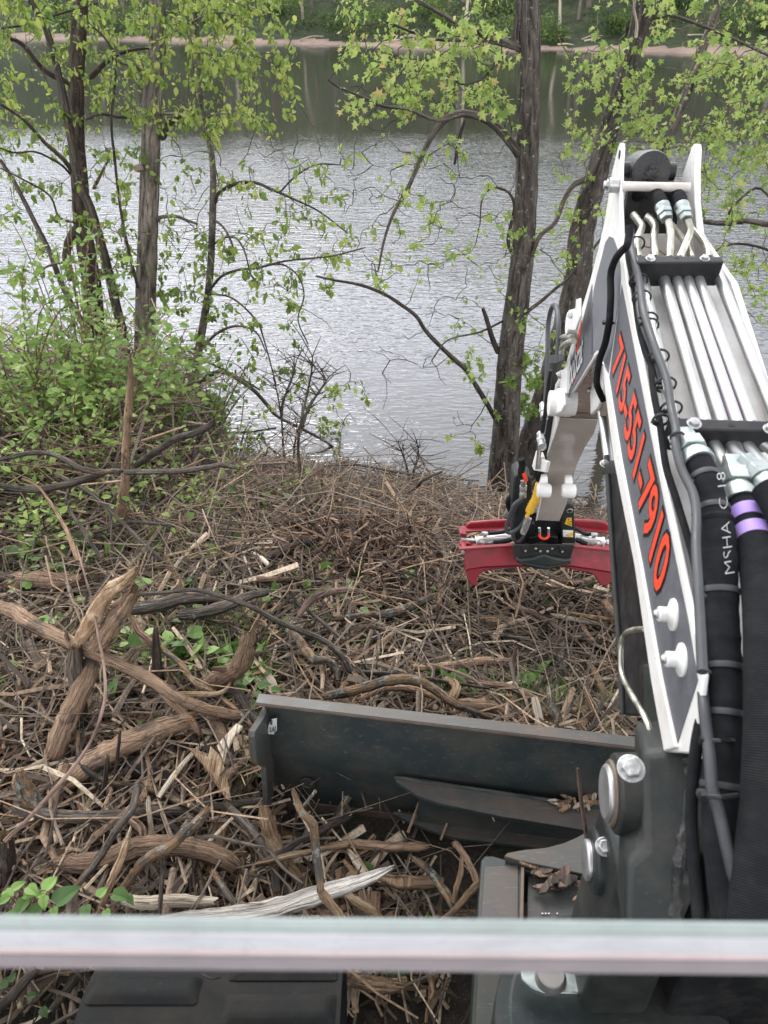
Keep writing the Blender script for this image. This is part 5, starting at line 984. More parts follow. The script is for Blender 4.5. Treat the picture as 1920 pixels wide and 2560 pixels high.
# pipes after the second clamp with their fittings
for pts, r in (([(1772, 1088), (1788, 1120), (1812, 1165), (1830, 1180)], .0125), ([(1817, 1090), (1838, 1130), (1862, 1150), (1890, 1170)], .0115), ([(1857, 1092), (1872, 1120), (1895, 1150), (1915, 1175)], .0115), ([(1892, 1096), (1912, 1110), (1940, 1130), (1960, 1150)], .0115), ([(1835, 1100), (1870, 1200), (1905, 1260), (1950, 1330)], .010)):
    pipe('bent_pipe', pts, r, .018, zinc, n=16)
fitting('hose_fitting', TD(1855, 1150, .03), TD(1925, 1222, .03), .021); fitting('hose_fitting', TD(1890, 1265, .01), TD(1950, 1340, .01), .02)
sp2 = HP([(1918, 1218, 1.22), (1945, 1260, 1.2), (1975, 1330, 1.17), (1990, 1500, 1.1)]); one('hose', sleevem, boom, lambda m: m.tube(spline(sp2, 4), .026, 20))
# lower hoses drooping beside the foot
one('cable', greyrub, boom, lambda m: m.tube(spline(HP([(1756, 1672, 1.16), (1759, 1758, 1.10), (1769, 1845, 1.07), (1775, 1902, 1.05), (1781, 1975, 1.03), (1798, 2033, 1.02), (1821, 2134, 1.0), (1841, 2206, .99), (1885, 2293, .97), (1930, 2400, .95)]), 6), .0082, 14))
one('braided_hose', fine, boom, lambda m: m.tube(spline(HP([(1756, 1790, 1.12), (1743, 1850, 1.11), (1733, 1940, 1.10), (1728, 2040, 1.09), (1733, 2140, 1.07), (1742, 2240, 1.05), (1755, 2400, 1.0)]), 6), .0088, 12))
for (x, y, t) in ((1790, 1850, 1.10), (1790, 1990, 1.04)): one('cable_tie', black, boom, lambda m: (m.box(P(x - 32, y, t - .03), (.010, .008, .012)), m.tube([P(x - 32, y, t - .03), P(x + 10, y + 3, t - .045), P(x + 55, y - 2, t - .02)], .0032, 6)))

# ---------- things on the outer left side of the boom
bc = one('boom_cylinder', black, EX, lambda m: m.prism([BL(1519, 1150, .055), BL(1537, 1415, .055), BL(1554, 1650, .055), BL(1559, 1788, .055), BL(1640, 1795, .055), BL(1660, 1780, .055), BL(1600, 1400, .055), BL(1560, 1150, .055)], NB * .13), .006)
one('guard_edge', casting, bc, lambda m: m.tube(spline([BL(1517, 1140, .05), BL(1534, 1415, .05), BL(1551, 1650, .05), BL(1557, 1784, .05)], 4), .0075, 12))
one('cylinder_foot', dark, bc, lambda m: m.prism([BL(1607, 1660, .03), BL(1610, 1870, .03), BL(1655, 1900, .03), BL(1650, 1660, .03)], NB * .1), .005)
one('piston_rod', zinc, bc, lambda m: m.tube([BL(1502, 1010, .07), BL(1533, 1230, .07)], .0135, 20))
one('bleed_pipe', brass, bc, lambda m: m.tube(spline([BL(1612, 1573, .0), BL(1590, 1574, -.004), BL(1568, 1581, -.01), BL(1555, 1602, -.012), BL(1552, 1640, -.012), BL(1556, 1690, -.012), BL(1580, 1738, -.012), BL(1608, 1785, -.01), BL(1625, 1828, -.006), BL(1633, 1880, 0)], 4), .0056, 12))
kb = one('clamp_bracket', black, boom, lambda m: m.prism([BL(1503, 1158, -.002), BL(1542, 1150, -.002), BL(1546, 1200, -.002), BL(1540, 1186, -.002), BL(1503, 1183, -.002)], NB * .02), .002); one('bolt', boltm, kb, lambda m: m.bolt(BL(1512, 1160, -.002), Vector((0, -.35, .93)), .0088), .0006)
bk = one('cylinder_bracket', white, boom, lambda m: m.prism([BL(1477, 896, .05), BL(1489, 884, .05), BL(1500, 886, .05), BL(1506, 910, .05), BL(1504, 990, .05), BL(1494, 1018, .05), BL(1476, 1037, .05), BL(1475, 985, .05), BL(1484, 940, .05)], NB * .012), .003)
one('bolt', boltm, bk, lambda m: (m.bolt(BL(1474, 955, .05), -NB, .009), m.bolt(BL(1475, 977, .05), -NB, .009)), .0006)
one('bracket_rust', rusty, bk, lambda m: m.prism([BL(1500, 990, .06), BL(1512, 930, .06), BL(1518, 1040, .06), BL(1500, 1040, .06)], NB * .1))

# ---------- arm
arm_l = [(1397, 1046), (1388, 1078), (1375, 1115), (1363, 1160), (1356, 1210), (1350, 1255), (1341, 1300)]
al = [BL(x, y, .02) for x, y in arm_l]; wd_ = interp([.137, .140, .130, .122, .114, .108, .095], 7)
arb = MB(); fwd_ = Vector((.0875, .9, .42)).normalized()
n_ = len(al); back = al + [p + NB * w_ for p, w_ in zip(al, wd_)]; front = [p + fwd_ * .13 for p in back]
arb.add(back, [(i, i + 1, n_ + i + 1, n_ + i) for i in range(n_ - 1)])
arm = arb.build('arm', archp, EX)
one('arm_side', white, arm, lambda m: m.add(al + [p + fwd_ * .13 for p in al], [(i, i + 1, n_ + i + 1, n_ + i) for i in range(n_ - 1)]))
one('arm_side', white, arm, lambda m: m.add(back[n_:] + front[n_:], [(i, i + 1, n_ + i + 1, n_ + i) for i in range(n_ - 1)]))
one('arm_edge', white, arm, lambda m: m.tube(spline(al, 3), .0035, 8)); 
one('arm_top', archp, arm, lambda m: m.prism([al[0], al[0] + NB * .137, al[0] + NB * .135 + Vector((0, .06, .05)), al[0] + Vector((0, .06, .05))], Vector((0, .03, -.01))))
one('hinge_joint', rusty, arm, lambda m: m.tube([BL(1402, 1036, .02), BL(1402, 1036, .02) + NB * .135], .012, 14))
boss('hinge_boss', 1372, 1008, -.052, .02, .041, white, arm); boss('hinge_boss', 1392, 1004, -.03, .03, .043, white, arm)
one('boss_plate', white, arm, lambda m: m.prism([BL(1384, 985, -.032), BL(1409, 984, -.032), BL(1411, 1012, -.032), BL(1402, 1030, -.032), BL(1385, 1036, -.032)], NB * .006), .003)
boss('rod_end_boss', 1417, 808, -.03, .02, .034, white, arm); one('rod_end_plate', white, arm, lambda m: m.prism([BL(1421, 775, -.034), BL(1438, 770, -.034), BL(1440, 748, -.034), BL(1449, 745, -.034), BL(1450, 790, -.034), BL(1438, 826, -.034), BL(1420, 826, -.034)], NB * .006), .003)
one('bolt', boltm, arm, lambda m: m.bolt(BL(1428, 787, -.036), -NB * .6 + Vector((0, -.7, .4)), .0085), .0006)
sc1 = one('scalloped_plate', white, arm, lambda m: m.prism([BL(x, y, -.012) for x, y in [(1388, 933), (1400, 926), (1417, 920), (1416, 984), (1402, 982), (1397, 974), (1386, 970), (1393, 962), (1396, 952), (1394, 941)]], NB * .01), .002)
one('bolt', boltm, sc1, lambda m: (m.bolt(BL(1401, 939, -.012), -NB, .009), m.bolt(BL(1399, 963, -.012), -NB, .009)), .0006)
bcy = one('tool_cylinder', black, arm, lambda m: (m.tube([BL(1390, 905, .01), BL(1376, 990, .0), BL(1352, 1150, .0), BL(1346, 1185, .0)], [.022, .024, .024, .02], 20)), ang=40)
pipe('looped_hose', [(1362, 1060), (1366, 960), (1369, 880), (1370, 820), (1376, 780), (1385, 763), (1393, 778), (1396, 820), (1395, 868), (1394, 890)], .0085, -.03, greyrub, arm, f=BL)
pipe('looped_hose', [(1378, 925), (1372, 960), (1362, 1040), (1356, 1080)], .0075, -.045, black, arm, f=BL)
pipe('elbow_pipe', [(1432, 842), (1412, 842), (1400, 848), (1396, 862), (1396, 882)], .0085, -.02, brass, arm, f=BL); pipe('elbow_pipe', [(1434, 852), (1416, 858), (1406, 868), (1403, 884)], .0085, -.03, brass, arm, f=BL)
one('hose_clamp', black, arm, lambda m: m.prism([BL(x, y, -.045) for x, y in [(1372, 888), (1409, 886), (1409, 902), (1390, 910), (1374, 908)]], NB * .01), .003)
fitting('hose_fitting', BL(1356, 1010, -.04), BL(1361, 1046, -.04), .013, boltm, arm); fitting('hose_fitting', BL(1350, 1084, -.04), BL(1356, 1118, -.04), .014, boltm, arm)
pipe('steel_tube', [(1362, 1046), (1357, 1084)], .009, -.04, zinc, arm, f=BL); pipe('steel_tube', [(1350, 1112), (1344, 1172)], .0085, -.04, metalm('chrome_rod', (.4, .38, .35), .2), arm, f=BL)
one('link_bracket', white, arm, lambda m: m.prism([BL(x, y, -.03) for x, y in [(1340, 1126), (1350, 1130), (1356, 1148), (1368, 1153), (1362, 1181), (1334, 1176), (1329, 1166)]], NB * .012), .003)
for x in (1334, 1424):
    boss('link_boss', x + 8, 1226, 0, 0.0001, .001, white, arm) if False else None
c1 = BL(1350, 1226, .0); one('link_boss', white, arm, lambda m: m.tube([c1 - NB * .012, c1 - NB * .008, c1 + NB * .034, c1 + NB * .042], [.022, .028, .028, .022], 24), ang=40)
c2 = P(1431, 1228, (c1 - CAM).dot(FW)); one('link_boss', white, arm, lambda m: m.tube([c2 - NB * .042, c2 - NB * .036, c2 + NB * .006, c2 + NB * .012], [.022, .028, .028, .022], 24), ang=40)
for cc2, q in ((c1, [(-.004, .01, 0), (.034, .01, 0), (.03, .03, .045), (.008, .03, .045)]), (c2, [(-.03, .01, 0), (.006, .01, 0), (.0, .03, .045), (-.026, .03, .045)])):
    one('link_ear', white, arm, lambda m: m.prism([cc2 + Vector(v) for v in q], Vector((0, .02, 0))), .003)

# ---------- tiltrotator under the arm
def C4(y): return lambda a, b, dy=0: PY(1120 + a * .2652, 1150 + b * .2652, y + dy)
k6, k7 = C4(2.56), C4(2.66)
TR = one('tiltrotator', casting, EX, lambda m: m.prism([k7(a, b) for a, b in [(600, 470), (625, 160), (680, 120), (790, 180), (800, 440), (790, 790), (620, 790)]], Vector((0, .10, 0))), .006)
one('housing', casting, TR, lambda m: m.prism([k7(a, b) for a, b in [(1065, 520), (1100, 440), (1150, 410), (1188, 430), (1202, 790), (1070, 790)]], Vector((0, .12, 0))), .006)
one('housing', black, TR, lambda m: m.prism([k7(a, b, .03) for a, b in [(780, 500), (1080, 500), (1080, 800), (780, 800)]], Vector((0, .08, 0))), .004)
one('valve_block', black, TR, lambda m: (m.prism([k7(a, b, -.015) for a, b in [(765, 735), (840, 720), (960, 720), (1035, 728), (1035, 790), (765, 790)]], Vector((0, .05, 0))), m.prism([k7(a, b, -.01) for a, b in [(765, 600), (820, 600), (820, 700), (765, 700)]], Vector((0, .05, 0)))), .003)
one('red_hose_loop', orange, TR, lambda m: m.tube(spline([k7(865, 690, -.03), k7(868, 725, -.035), k7(905, 745, -.04), k7(945, 725, -.035), k7(948, 690, -.03)], 4), .0058, 10))
one('hose_end', boltm, TR, lambda m: (m.tube([k7(862, 640, -.03), k7(865, 692, -.03)], .006, 8), m.tube([k7(948, 640, -.03), k7(948, 692, -.03)], .006, 8)))
stk = one('sticker', sticker, TR, lambda m: m.prism([k7(a, b, -.002) for a, b in [(1082, 660), (1180, 664), (1180, 728), (1085, 724)]], Vector((0, .001, 0)))); one('sticker_mark', yellow, stk, lambda m: m.tube([k7(1148, 695, -.0035), k7(1148, 695, -.0025)], .014, 18))
text('- -\n- - -', [k7(1090, 715, -.003), k7(1125, 715, -.003), k7(1090, 680, -.003), k7(1125, 680, -.003)], ink, 'sticker_print', shear=0, parent=stk)
one('warning_label', yellow, TR, lambda m: (m.prism([k7(a, b, -.003) for a, b in [(1120, 548), (1165, 545), (1168, 628), (1100, 602)]], Vector((0, .002, 0)))))
one('label_print', ink, TR, lambda m: [m.prism([k7(a + dx, b + dy, -.0045) for dx, dy in [(0, 0), (14, 2), (12, 9), (0, 7)]], Vector((0, .001, 0))) for a, b in [(1130, 560), (1148, 578), (1128, 590), (1145, 604)]])
low = [(620, 800), (640, 792), (1180, 792), (1200, 800), (1178, 860), (1165, 900), (1165, 950), (1100, 925), (1000, 900), (905, 885), (800, 905), (700, 925), (640, 935), (640, 890)]
lc = one('lower_casting', casting, TR, lambda m: m.prism([k6(a, b) for a, b in low], Vector((0, .05, -.04))), .006)
one('pad', dark, lc, lambda m: (m.prism([k6(a, b, -.012) for a, b in [(640, 930), (700, 945), (790, 935), (905, 895), (1010, 930), (1100, 945), (1168, 940), (1160, 985), (1060, 1010), (930, 1035), (840, 1020), (720, 995), (650, 975)]], Vector((0, .1, 0)))), .006)
one('pad', casting, lc, lambda m: (m.prism([k6(a, b, -.022) for a, b in [(660, 965), (760, 978), (860, 1000), (940, 1012), (1060, 992), (1160, 962), (1150, 985), (1050, 1012), (930, 1040), (840, 1030), (720, 1003)]], Vector((0, .05, 0)))), .004)
for a, b, r in ((727, 828, 24), (1076, 832, 24)): one('port', blackm, lc, lambda m, a=a, b=b: (m.ring(k6(a, b, -.002), Vector((0, 1, 0)), .009, .003, 18, 6), m.tube([k6(a, b, -.001), k6(a, b, .001)], .008, 16)))
for a, b in ((728, 856), (1077, 862), (826, 831), (871, 857), (938, 858), (982, 832)): one('bolt', boltm, lc, lambda m, a=a, b=b: m.bolt(k6(a, b, -.001), Vector((0, -1, .2)), .0055), .0004)
one('cover_plate', casting, lc, lambda m: m.prism([k6(a, b, -.004) for a, b in [(770, 800), (1035, 800), (1010, 835), (955, 875), (905, 868), (855, 875), (800, 835)]], Vector((0, .004, 0))), .0015)
one('side_plate', casting, lc, lambda m: (m.prism([k6(a, b, -.004) for a, b in [(695, 805), (755, 805), (765, 850), (740, 880), (712, 880), (690, 850)]], Vector((0, .004, 0))), m.prism([k6(a, b, -.004) for a, b in [(1048, 810), (1105, 810), (1115, 850), (1090, 885), (1062, 885), (1042, 850)]], Vector((0, .004, 0)))), .0015)
# hoses on the tiltrotator
def those(name, pts, r, mat, y=2.62, dy=0, n=12): 
    f = C4(y); sp = spline([f(a, b) for a, b in pts], 5); return one(name, mat, TR, lambda m: m.tube(sp, r, n))
those('looped_hose', [(715, 350), (670, 385), (620, 430), (585, 520), (555, 610), (550, 665), (580, 688), (630, 670), (690, 620), (730, 550), (745, 500)], .0085, greyrub, 2.60)
those('looped_hose', [(705, 380), (640, 440), (610, 560), (605, 680), (630, 760), (670, 770), (700, 740), (720, 690)], .0075, greyrub, 2.63)
those('black_hose', [(690, -10), (700, 40), (690, 110), (700, 170)], .014, sleevem, 2.62)
those('black_hose', [(600, 490), (570, 430), (575, 370), (620, 330), (650, 280)], .012, sleevem, 2.72)
those('black_hose', [(870, 200), (850, 130), (860, 60)], .016, sleevem, 2.60)
yl = [(855, 215), (850, 290), (825, 370), (790, 430), (765, 490)]; f = C4(2.58); sp = spline([f(a, b) for a, b in yl], 5); one('yellow_spiral_wrap', yellow, TR, lambda m: m.tube(sp, [.0165 * (1 + .12 * (i % 2)) * (1 if i > 3 else .7 + i * .08) for i in range(len(sp))], 14), ang=70)
those('wrapped_end', [(770, 480), (752, 520), (740, 535)], .008, yellow, 2.57); those('steel_tube', [(750, 540), (720, 620), (700, 690)], .0095, boltm, 2.58); those('steel_tube', [(775, 550), (745, 640), (715, 700)], .0075, zinc, 2.60)
fitting('hose_fitting', C4(2.62)(712, 190), C4(2.62)(705, 350), .014, boltm, TR); one('orange_clip', orange, TR, lambda m: m.tube([C4(2.61)(712, 120), C4(2.61)(735, 195)], .009, 8))
one('lifting_hook', zinc, TR, lambda m: m.ring(C4(2.66)(1148, 480), Vector((0, 1, .2)), .011, .0025, 18, 6))

# ---------- red grapple: a tool hanging under the tiltrotator
g0 = C4(2.76)(900, 1000); GR = empty('grapple', (g0.x, 2.76, .25), 'wide red log grapple with two white side cylinders hanging under the arm', 'grapple')
kf, km = C4(2.86), C4(2.76)
KN = Vector((0, -.83, .56)).normalized(); kn = lambda a, b, dy=0: hit(1120 + a * .2652, 1150 + b * .2652, Vector((0, 2.69, .43)) - KN * dy, KN)
nr = [(108, 842), (600, 810), (900, 812), (1190, 818), (1556, 858), (1560, 1070), (1545, 1062), (1420, 1040), (1150, 1000), (900, 1010), (650, 996), (330, 1012), (200, 1032), (160, 1052), (162, 925), (112, 872)]
rail = one('near_rail', red, GR, lambda m: m.prism([kn(a, b) for a, b in nr], Vector((0, .018, 0))), .004)
one('rail_lip', redd, rail, lambda m: m.prism([kn(a, b, -.018) for a, b in [(105, 838), (600, 806), (900, 808), (1190, 814), (1558, 854), (1558, 864), (1190, 828), (900, 822), (600, 820), (108, 852)]], Vector((0, .018, 0))), .002)
one('pivot_pin', boltm, rail, lambda m: m.bolt(kn(140, 868, -.002), Vector((0, -1, 0)), .007))
one('far_rail', red, GR, lambda m: m.prism([kf(a, b) for a, b in [(165, 640), (175, 612), (215, 592), (400, 578), (600, 568), (900, 566), (1195, 568), (1400, 578), (1485, 590), (1525, 622), (1545, 700), (1200, 655), (600, 660), (165, 690)]], Vector((0, .018, 0))), .006)
one('rail_lip', redd, GR, lambda m: m.prism([kf(a, b, -.03) for a, b in [(110, 676), (600, 655), (1200, 652), (1545, 688), (1545, 700), (1200, 664), (600, 667), (110, 690)]], Vector((0, .045, 0))), .002)
one('web_plate', redd, GR, lambda m: m.prism([kn(160, 985, .01), kn(1560, 1000, .01), kf(1545, 800, .0), kf(165, 790, .0)], Vector((0, 0, -.012))), .003)
for s_, pts in ((0, [(165, 1046), (205, 1022), (640, 996), (655, 1016), (480, 1030), (340, 1052), (300, 1078), (280, 1110), (276, 1150), (284, 1188), (262, 1194), (215, 1178), (180, 1118)]), (1, [(1085, 1018), (1170, 1004), (1420, 1040), (1548, 1062), (1562, 1098), (1535, 1168), (1482, 1196), (1432, 1182), (1404, 1130), (1375, 1085), (1300, 1062)])):
    one('claw', redd, GR, lambda m: m.prism([kn(a, b, .006) for a, b in pts], Vector((0, .12, 0))), .006)
one('end_bracket', red, GR, lambda m: (m.tube([kn(150, 870, .01), kf(140, 690, -.02)], .014, 14), m.prism([km(a, b) for a, b in [(112, 690), (175, 700), (180, 730), (115, 730)]], Vector((0, .05, 0))), m.prism([km(a, b, -.03) for a, b in [(112, 790), (190, 785), (235, 810), (190, 835), (115, 835)]], Vector((0, .03, 0)))), .003)
for sgn, a0, a1, r0 in ((0, (610, 728), (275, 762), (118, 752)), (1, (1195, 728), (1450, 772), (1550, 782))):
    cy = one('side_cylinder', white, GR, lambda m: (m.tube([km(*a0), km(*a1)], .0185, 20), m.tube([km(*a1), km(a1[0] + (12 if sgn else -12), a1[1] + 2)], .0235, 20)), .001)
    one('rod', zinc, cy, lambda m: (m.tube([km(*a1), km(*r0)], .009, 14), m.tube([km(a1[0] + (40 if sgn else -110), a1[1] - 4 + (6 if sgn else 0)), km(r0[0], r0[1])], .014, 8)))
    one('feed_pipe', white, cy, lambda m: m.tube(spline([km(a0[0] + (60 if sgn else -60), a0[1] + 6, -.02), km((a1[0] + a0[0]) / 2, a1[1] - 26, -.02), km(a1[0] + (-20 if sgn else 28), a1[1] - 20, -.02), km(a1[0] + (-10 if sgn else 18), a1[1] + 10, -.022), km(a1[0] + (-50 if sgn else 70), a1[1] + 18, -.022)], 4), .0055, 10))
    x_ = a1[0] + (-75 if sgn else 70); one('port_fitting', boltm, cy, lambda m: (m.tube([km(x_ - 30, a1[1] - 72, -.01), km(x_ + 30, a1[1] - 68, -.01)], .009, 8), m.tube([km(x_, a1[1] - 72, -.01), km(x_, a1[1] - 30, -.01)], .010, 10), m.tube([km(x_ - 5, a1[1] + 26, -.02), km(x_ + (-70 if sgn else 80), a1[1] + 16, -.02)], .008, 8)))
    one('cylinder_hose', black, cy, lambda m: (m.tube(spline([km(x_ + (-40 if sgn else 40), a1[1] - 70, -.01), km((x_ + a0[0]) / 2, a1[1] - 80, 0), km(a0[0] + (30 if sgn else -30), a0[1] - 72, .0), km(a0[0], a0[1] - 90, .0)], 4), .010, 10), m.tube(spline([km(x_ + (-70 if sgn else 85), a1[1] + 18, -.02), km((x_ + a0[0]) / 2 + (0 if sgn else 30), a1[1] + 12, -.02), km(a0[0] + (10 if sgn else -10), a0[1] + 20, -.02)], 4), .011, 10)))

# ---------- blade
b0 = PZ(645, 1756, .55); b1 = PZ(1605, 1868, .55); BD = (b1 - b0); BD.z = 0; BD.normalize(); BN = Vector((-BD.y, BD.x, 0)); BLN = 2.05
ZB = Vector((0, 0, 1)); bo = b0 + BD * .012; 
def BP(px, py, off=0): return hit(px, py, b0 + BN * off, BN)
prof = [(.022, .53), (.012, .46), (-.004, .37), (-.010, .33), (.0, .27), (.012, .18), (.014, .03)]
def bp(u, d, z): return Vector((bo.x, bo.y, 0)) + BD * u + BN * (d + .0) + ZB * z
blade = one('blade', dark, EX, lambda m: m.prism([bp(0, d, z) for d, z in prof] + [bp(0, d + .016, z) for d, z in prof[::-1]], BD * BLN), 0, ang=50)
one('top_flange', darks, blade, lambda m: m.prism([bp(-.02, -.004, .552), bp(-.02, .036, .552), bp(BLN, .036, .552), bp(BLN, -.004, .552)], -ZB * .012), .002)
one('flange_edge', rusty, blade, lambda m: m.prism([bp(-.02, -.006, .549), bp(BLN, -.006, .549), bp(BLN, -.006, .541), bp(-.02, -.006, .541)], BN * .002))
one('cutting_edge', rusty, blade, lambda m: m.prism([bp(0, .01, .05), bp(0, .01, .0), bp(0, .03, .0), bp(0, .03, .05)], BD * BLN))
EPn = BD
def EP(px, py): return hit(px, py, bp(-.004, 0, .3), EPn)
epo = [(660, 1764), (648, 1790), (624, 1826), (622, 1842), (629, 1902), (634, 1910), (652, 1917), (657, 2010), (672, 2012), (672, 1764)]
ep = one('end_plate', darks, blade, lambda m: m.prism([EP(a, b) for a, b in epo], EPn * .018), .002)
one('end_plate_edge', rusty, ep, lambda m: m.prism([EP(a, b) - BN * .001 for a, b in [(660, 1764), (648, 1790), (624, 1826), (622, 1842), (629, 1902), (634, 1910), (630, 1840)]], -EPn * .002))
one('lifting_slot', wood, ep, lambda m: m.prism([EP(a, b) + EPn * -.0035 for a, b in [(650, 1812), (645, 1838), (642, 1870), (647, 1886), (653, 1870), (656, 1830)]], -EPn * .001))
st = one('sticker', sticker, blade, lambda m: m.prism([BP(x, y, -.012) for x, y in [(671, 1813), (679, 1798), (692, 1796), (692, 1826), (684, 1836), (670, 1835)]], BN * .001))
text('8\nL6J', [BP(674, 1833, -.0145), BP(689, 1831, -.0145), BP(676, 1800, -.0145), BP(690, 1798, -.0145)], ink, 'sticker_print', shear=0, parent=st, bold=.01)
one('plug', dark, blade, lambda m: (m.ring(BP(769, 1958, -.0) , BN, .024, .0025, 24, 6), m.tube([BP(769, 1958, .0), BP(769, 1958, -.0) + BN * .004], .022, 20)))
def rib(z, pts, th=.016, up=.0):
    r = one('rib', dark, blade, lambda m: m.prism([PZ(x, y, z) for x, y in pts], -ZB * th), .003); one('rib_edge', darks, r, lambda m: m.prism([PZ(x, y, z) + ZB * .0012 for x, y in pts[:len(pts)]], -ZB * .001))
    one('weld_bead', dark, blade, lambda m: m.tube([PZ(pts[0][0] + (pts[3][0] - pts[0][0]) * i / 40, pts[0][1] + 3 + (pts[3][1] - pts[0][1] - 1) * i / 40, z + .003) for i in range(41)], .006, 7, knob=.3)); return r
rib(.293, [(986, 1941), (1012, 1942), (1300, 1985), (1560, 2025), (1560, 2092), (1463, 2076), (1250, 2040), (1100, 2008), (1047, 1990), (990, 1953)])
rib(.11, [(984, 2030), (1010, 2030), (1300, 2070), (1560, 2105), (1560, 2150), (1260, 2108), (1130, 2092), (1068, 2072), (992, 2040)])
one('rib_web', dark, blade, lambda m: m.prism([PZ(1047, 1975, .28), PZ(1540, 2030, .28), PZ(1540, 2030, .28) - ZB * .17, PZ(1047, 1975, .28) - ZB * .17], BN * .012))
# debris caught on the blade rib and arm: loose things
def chunk(label, x, y, z, n, s, mat, name='wood_chip_heap'):
    c = PZ(x, y, z); root = empty(name, c, label, 'wood chips')
    for i in range(n):
        m = MB(); a = Vector((R.gauss(0, s), R.gauss(0, s * .5), R.uniform(.004, .02))); d = Vector((R.uniform(-1, 1), R.uniform(-.6, .6), R.uniform(-.2, .3))).normalized(); u = d.cross(ZB).normalized(); l = s * R.uniform(.5, 1.2); w_ = s * R.uniform(.15, .45)
        q = c + a; m.prism([q - d * l, q - d * l * .6 + u * w_, q + d * l * .7 + u * w_ * .8, q + d * l * 1.1, q + d * l * .6 - u * w_, q - d * l * .8 - u * w_ * .6], Vector((R.uniform(-.003, .003), 0, R.uniform(.003, .009)))); m.build('chip', mat[i % len(mat)], root, bevel=0)
chunk('pale yellow wood chips caught on the upper blade rib beside the pivot', 1480, 2020, .297, 6, .028, [bk_tan, bk_pale]); chunk('pale and brown wood chips on the blade rib, left of the yellow ones', 1418, 2012, .297, 7, .024, [bk_pale, bk_brown, wood])
chunk('heap of rotten red-brown bark lying on the blade arm', 1385, 2208, .372, 15, .034, [bk_brown, bk_redtw, bk_char], 'bark_heap')

# ---------- blade arm and swing post
def ZP(pts, z): return [PZ(x, y, z) for x, y in pts]
ba = one('blade_arm', dark, EX, lambda m: m.prism(ZP([(1203, 2150), (1212, 2139), (1232, 2139), (1310, 2162), (1470, 2195), (1560, 2210), (1560, 2225), (1306, 2176), (1306, 2600), (1176, 2600)], .372), -ZB * .16), .004)
one('arm_panel', darks, ba, lambda m: m.prism(ZP([(1212, 2166), (1296, 2162), (1293, 2600), (1186, 2600)], .376), -ZB * .003), .002)
one('arm_ridge', rusty, ba, lambda m: m.prism(ZP([(1303, 2166), (1311, 2166), (1303, 2600), (1294, 2600)], .388), -ZB * .05), .002)
one('arm_panel', darks, ba, lambda m: m.prism(ZP([(1320, 2190), (1560, 2230), (1560, 2330), (1317, 2330)], .350), -ZB * .01), .002)
one('arm_step', dark, ba, lambda m: m.prism(ZP([(1317, 2290), (1560, 2290), (1560, 2360), (1317, 2360)], .345), -ZB * .14), .002)
one('white_flecks', white, ba, lambda m: [m.box(PZ(x, y, .354), (.004, .003, .003)) for x, y in [(1356, 2284), (1364, 2284), (1372, 2284), (1393, 2284), (1335, 2190), (1433, 2190)]])
one('curved_gusset', darks, ba, lambda m: m.prism(ZP([(1261, 2140), (1268, 2132), (1310, 2124), (1365, 2119), (1410, 2107), (1440, 2094), (1480, 2072), (1521, 2044), (1570, 2030), (1570, 2200), (1463, 2186), (1300, 2152)], .40), -ZB * .016), .002)
one('gusset_web', dark, ba, lambda m: m.prism(ZP([(1264, 2146), (1463, 2190), (1570, 2205), (1570, 2212), (1463, 2197), (1264, 2152)], .385), -ZB * .1))
SP = one('swing_post', casting, EX, lambda m: m.prism([BL(1545, 1900, .0)] , Vector()) if False else m.box(BL(1655, 2140, .09) + Vector((.0, .02, -.2)), (.17, .16, .75)), .03, seg=4)
cb = BL(1530, 1982, -.07)
one('pivot_boss', casting, SP, lambda m: m.tube([cb, cb + NB * .004, cb + NB * .05, cb + NB * .065, cb + NB * .075, cb + NB * .19], [.058, .066, .07, .076, .082, .082], 40), .002, ang=40)
one('pin_face', zinc, SP, lambda m: m.tube([cb - NB * .014, cb - NB * .010, cb + NB * .0], [.042, .047, .047], 32), .001)
one('pin_rust', rusty, SP, lambda m: m.ring(cb - NB * .002, NB, .050, .005, 32, 6))
one('bolt', boltm, SP, lambda m: m.bolt(P(1577, 1922, 1.225), Vector((-.1, -.42, .9)), .0165, .013), .0012)
one('boss_web', casting, SP, lambda m: m.prism([P(1605, 1880, 1.26), P(1715, 1872, 1.24), P(1728, 1900, 1.23), P(1722, 2120, 1.18), P(1700, 2360, 1.14), P(1560, 2360, 1.16), P(1566, 2160, 1.2), P(1610, 2120, 1.2)], Vector((.02, .1, -.04))), .012, seg=3)
one('weld_lump', blackm, SP, lambda m: m.tube(spline(HP([(1722, 1895, 1.17), (1727, 1950, 1.165), (1718, 2060, 1.15), (1700, 2120, 1.14), (1692, 2200, 1.13), (1686, 2300, 1.12)]), 5), .008, 8, knob=.35))
cb2 = BL(1474, 2150, -.10); cb2 = P(1474, 2150, 1.46)
one('lower_boss', casting, SP, lambda m: m.tube([cb2, cb2 + NB * .006, cb2 + NB * .05, cb2 + NB * .12], [.052, .06, .062, .064], 36), .002, ang=40)
one('pin_face', zinc, SP, lambda m: m.tube([cb2 - NB * .010, cb2 - NB * .007, cb2], [.033, .037, .037], 28), .001)
one('bolt', boltm, SP, lambda m: m.bolt(P(1511, 2117, 1.40), Vector((-.1, -.42, .9)), .0125, .011), .001)
one('lower_casting', casting, SP, lambda m: m.box(P(1600, 2230, 1.42) + Vector((0, .03, -.12)), (.14, .17, .5)), .02, seg=3)
one('hose_dark_fill', black, SP, lambda m: m.box(Vector((.80, .80, .72)), (.42, .12, 1.0)), .01)  # black box added to fill in the darkness behind the hoses
one('frame_block', black, SP, lambda m: m.box(Vector((.62, .48, .35)), (.66, .30, .5)), .06, seg=4)
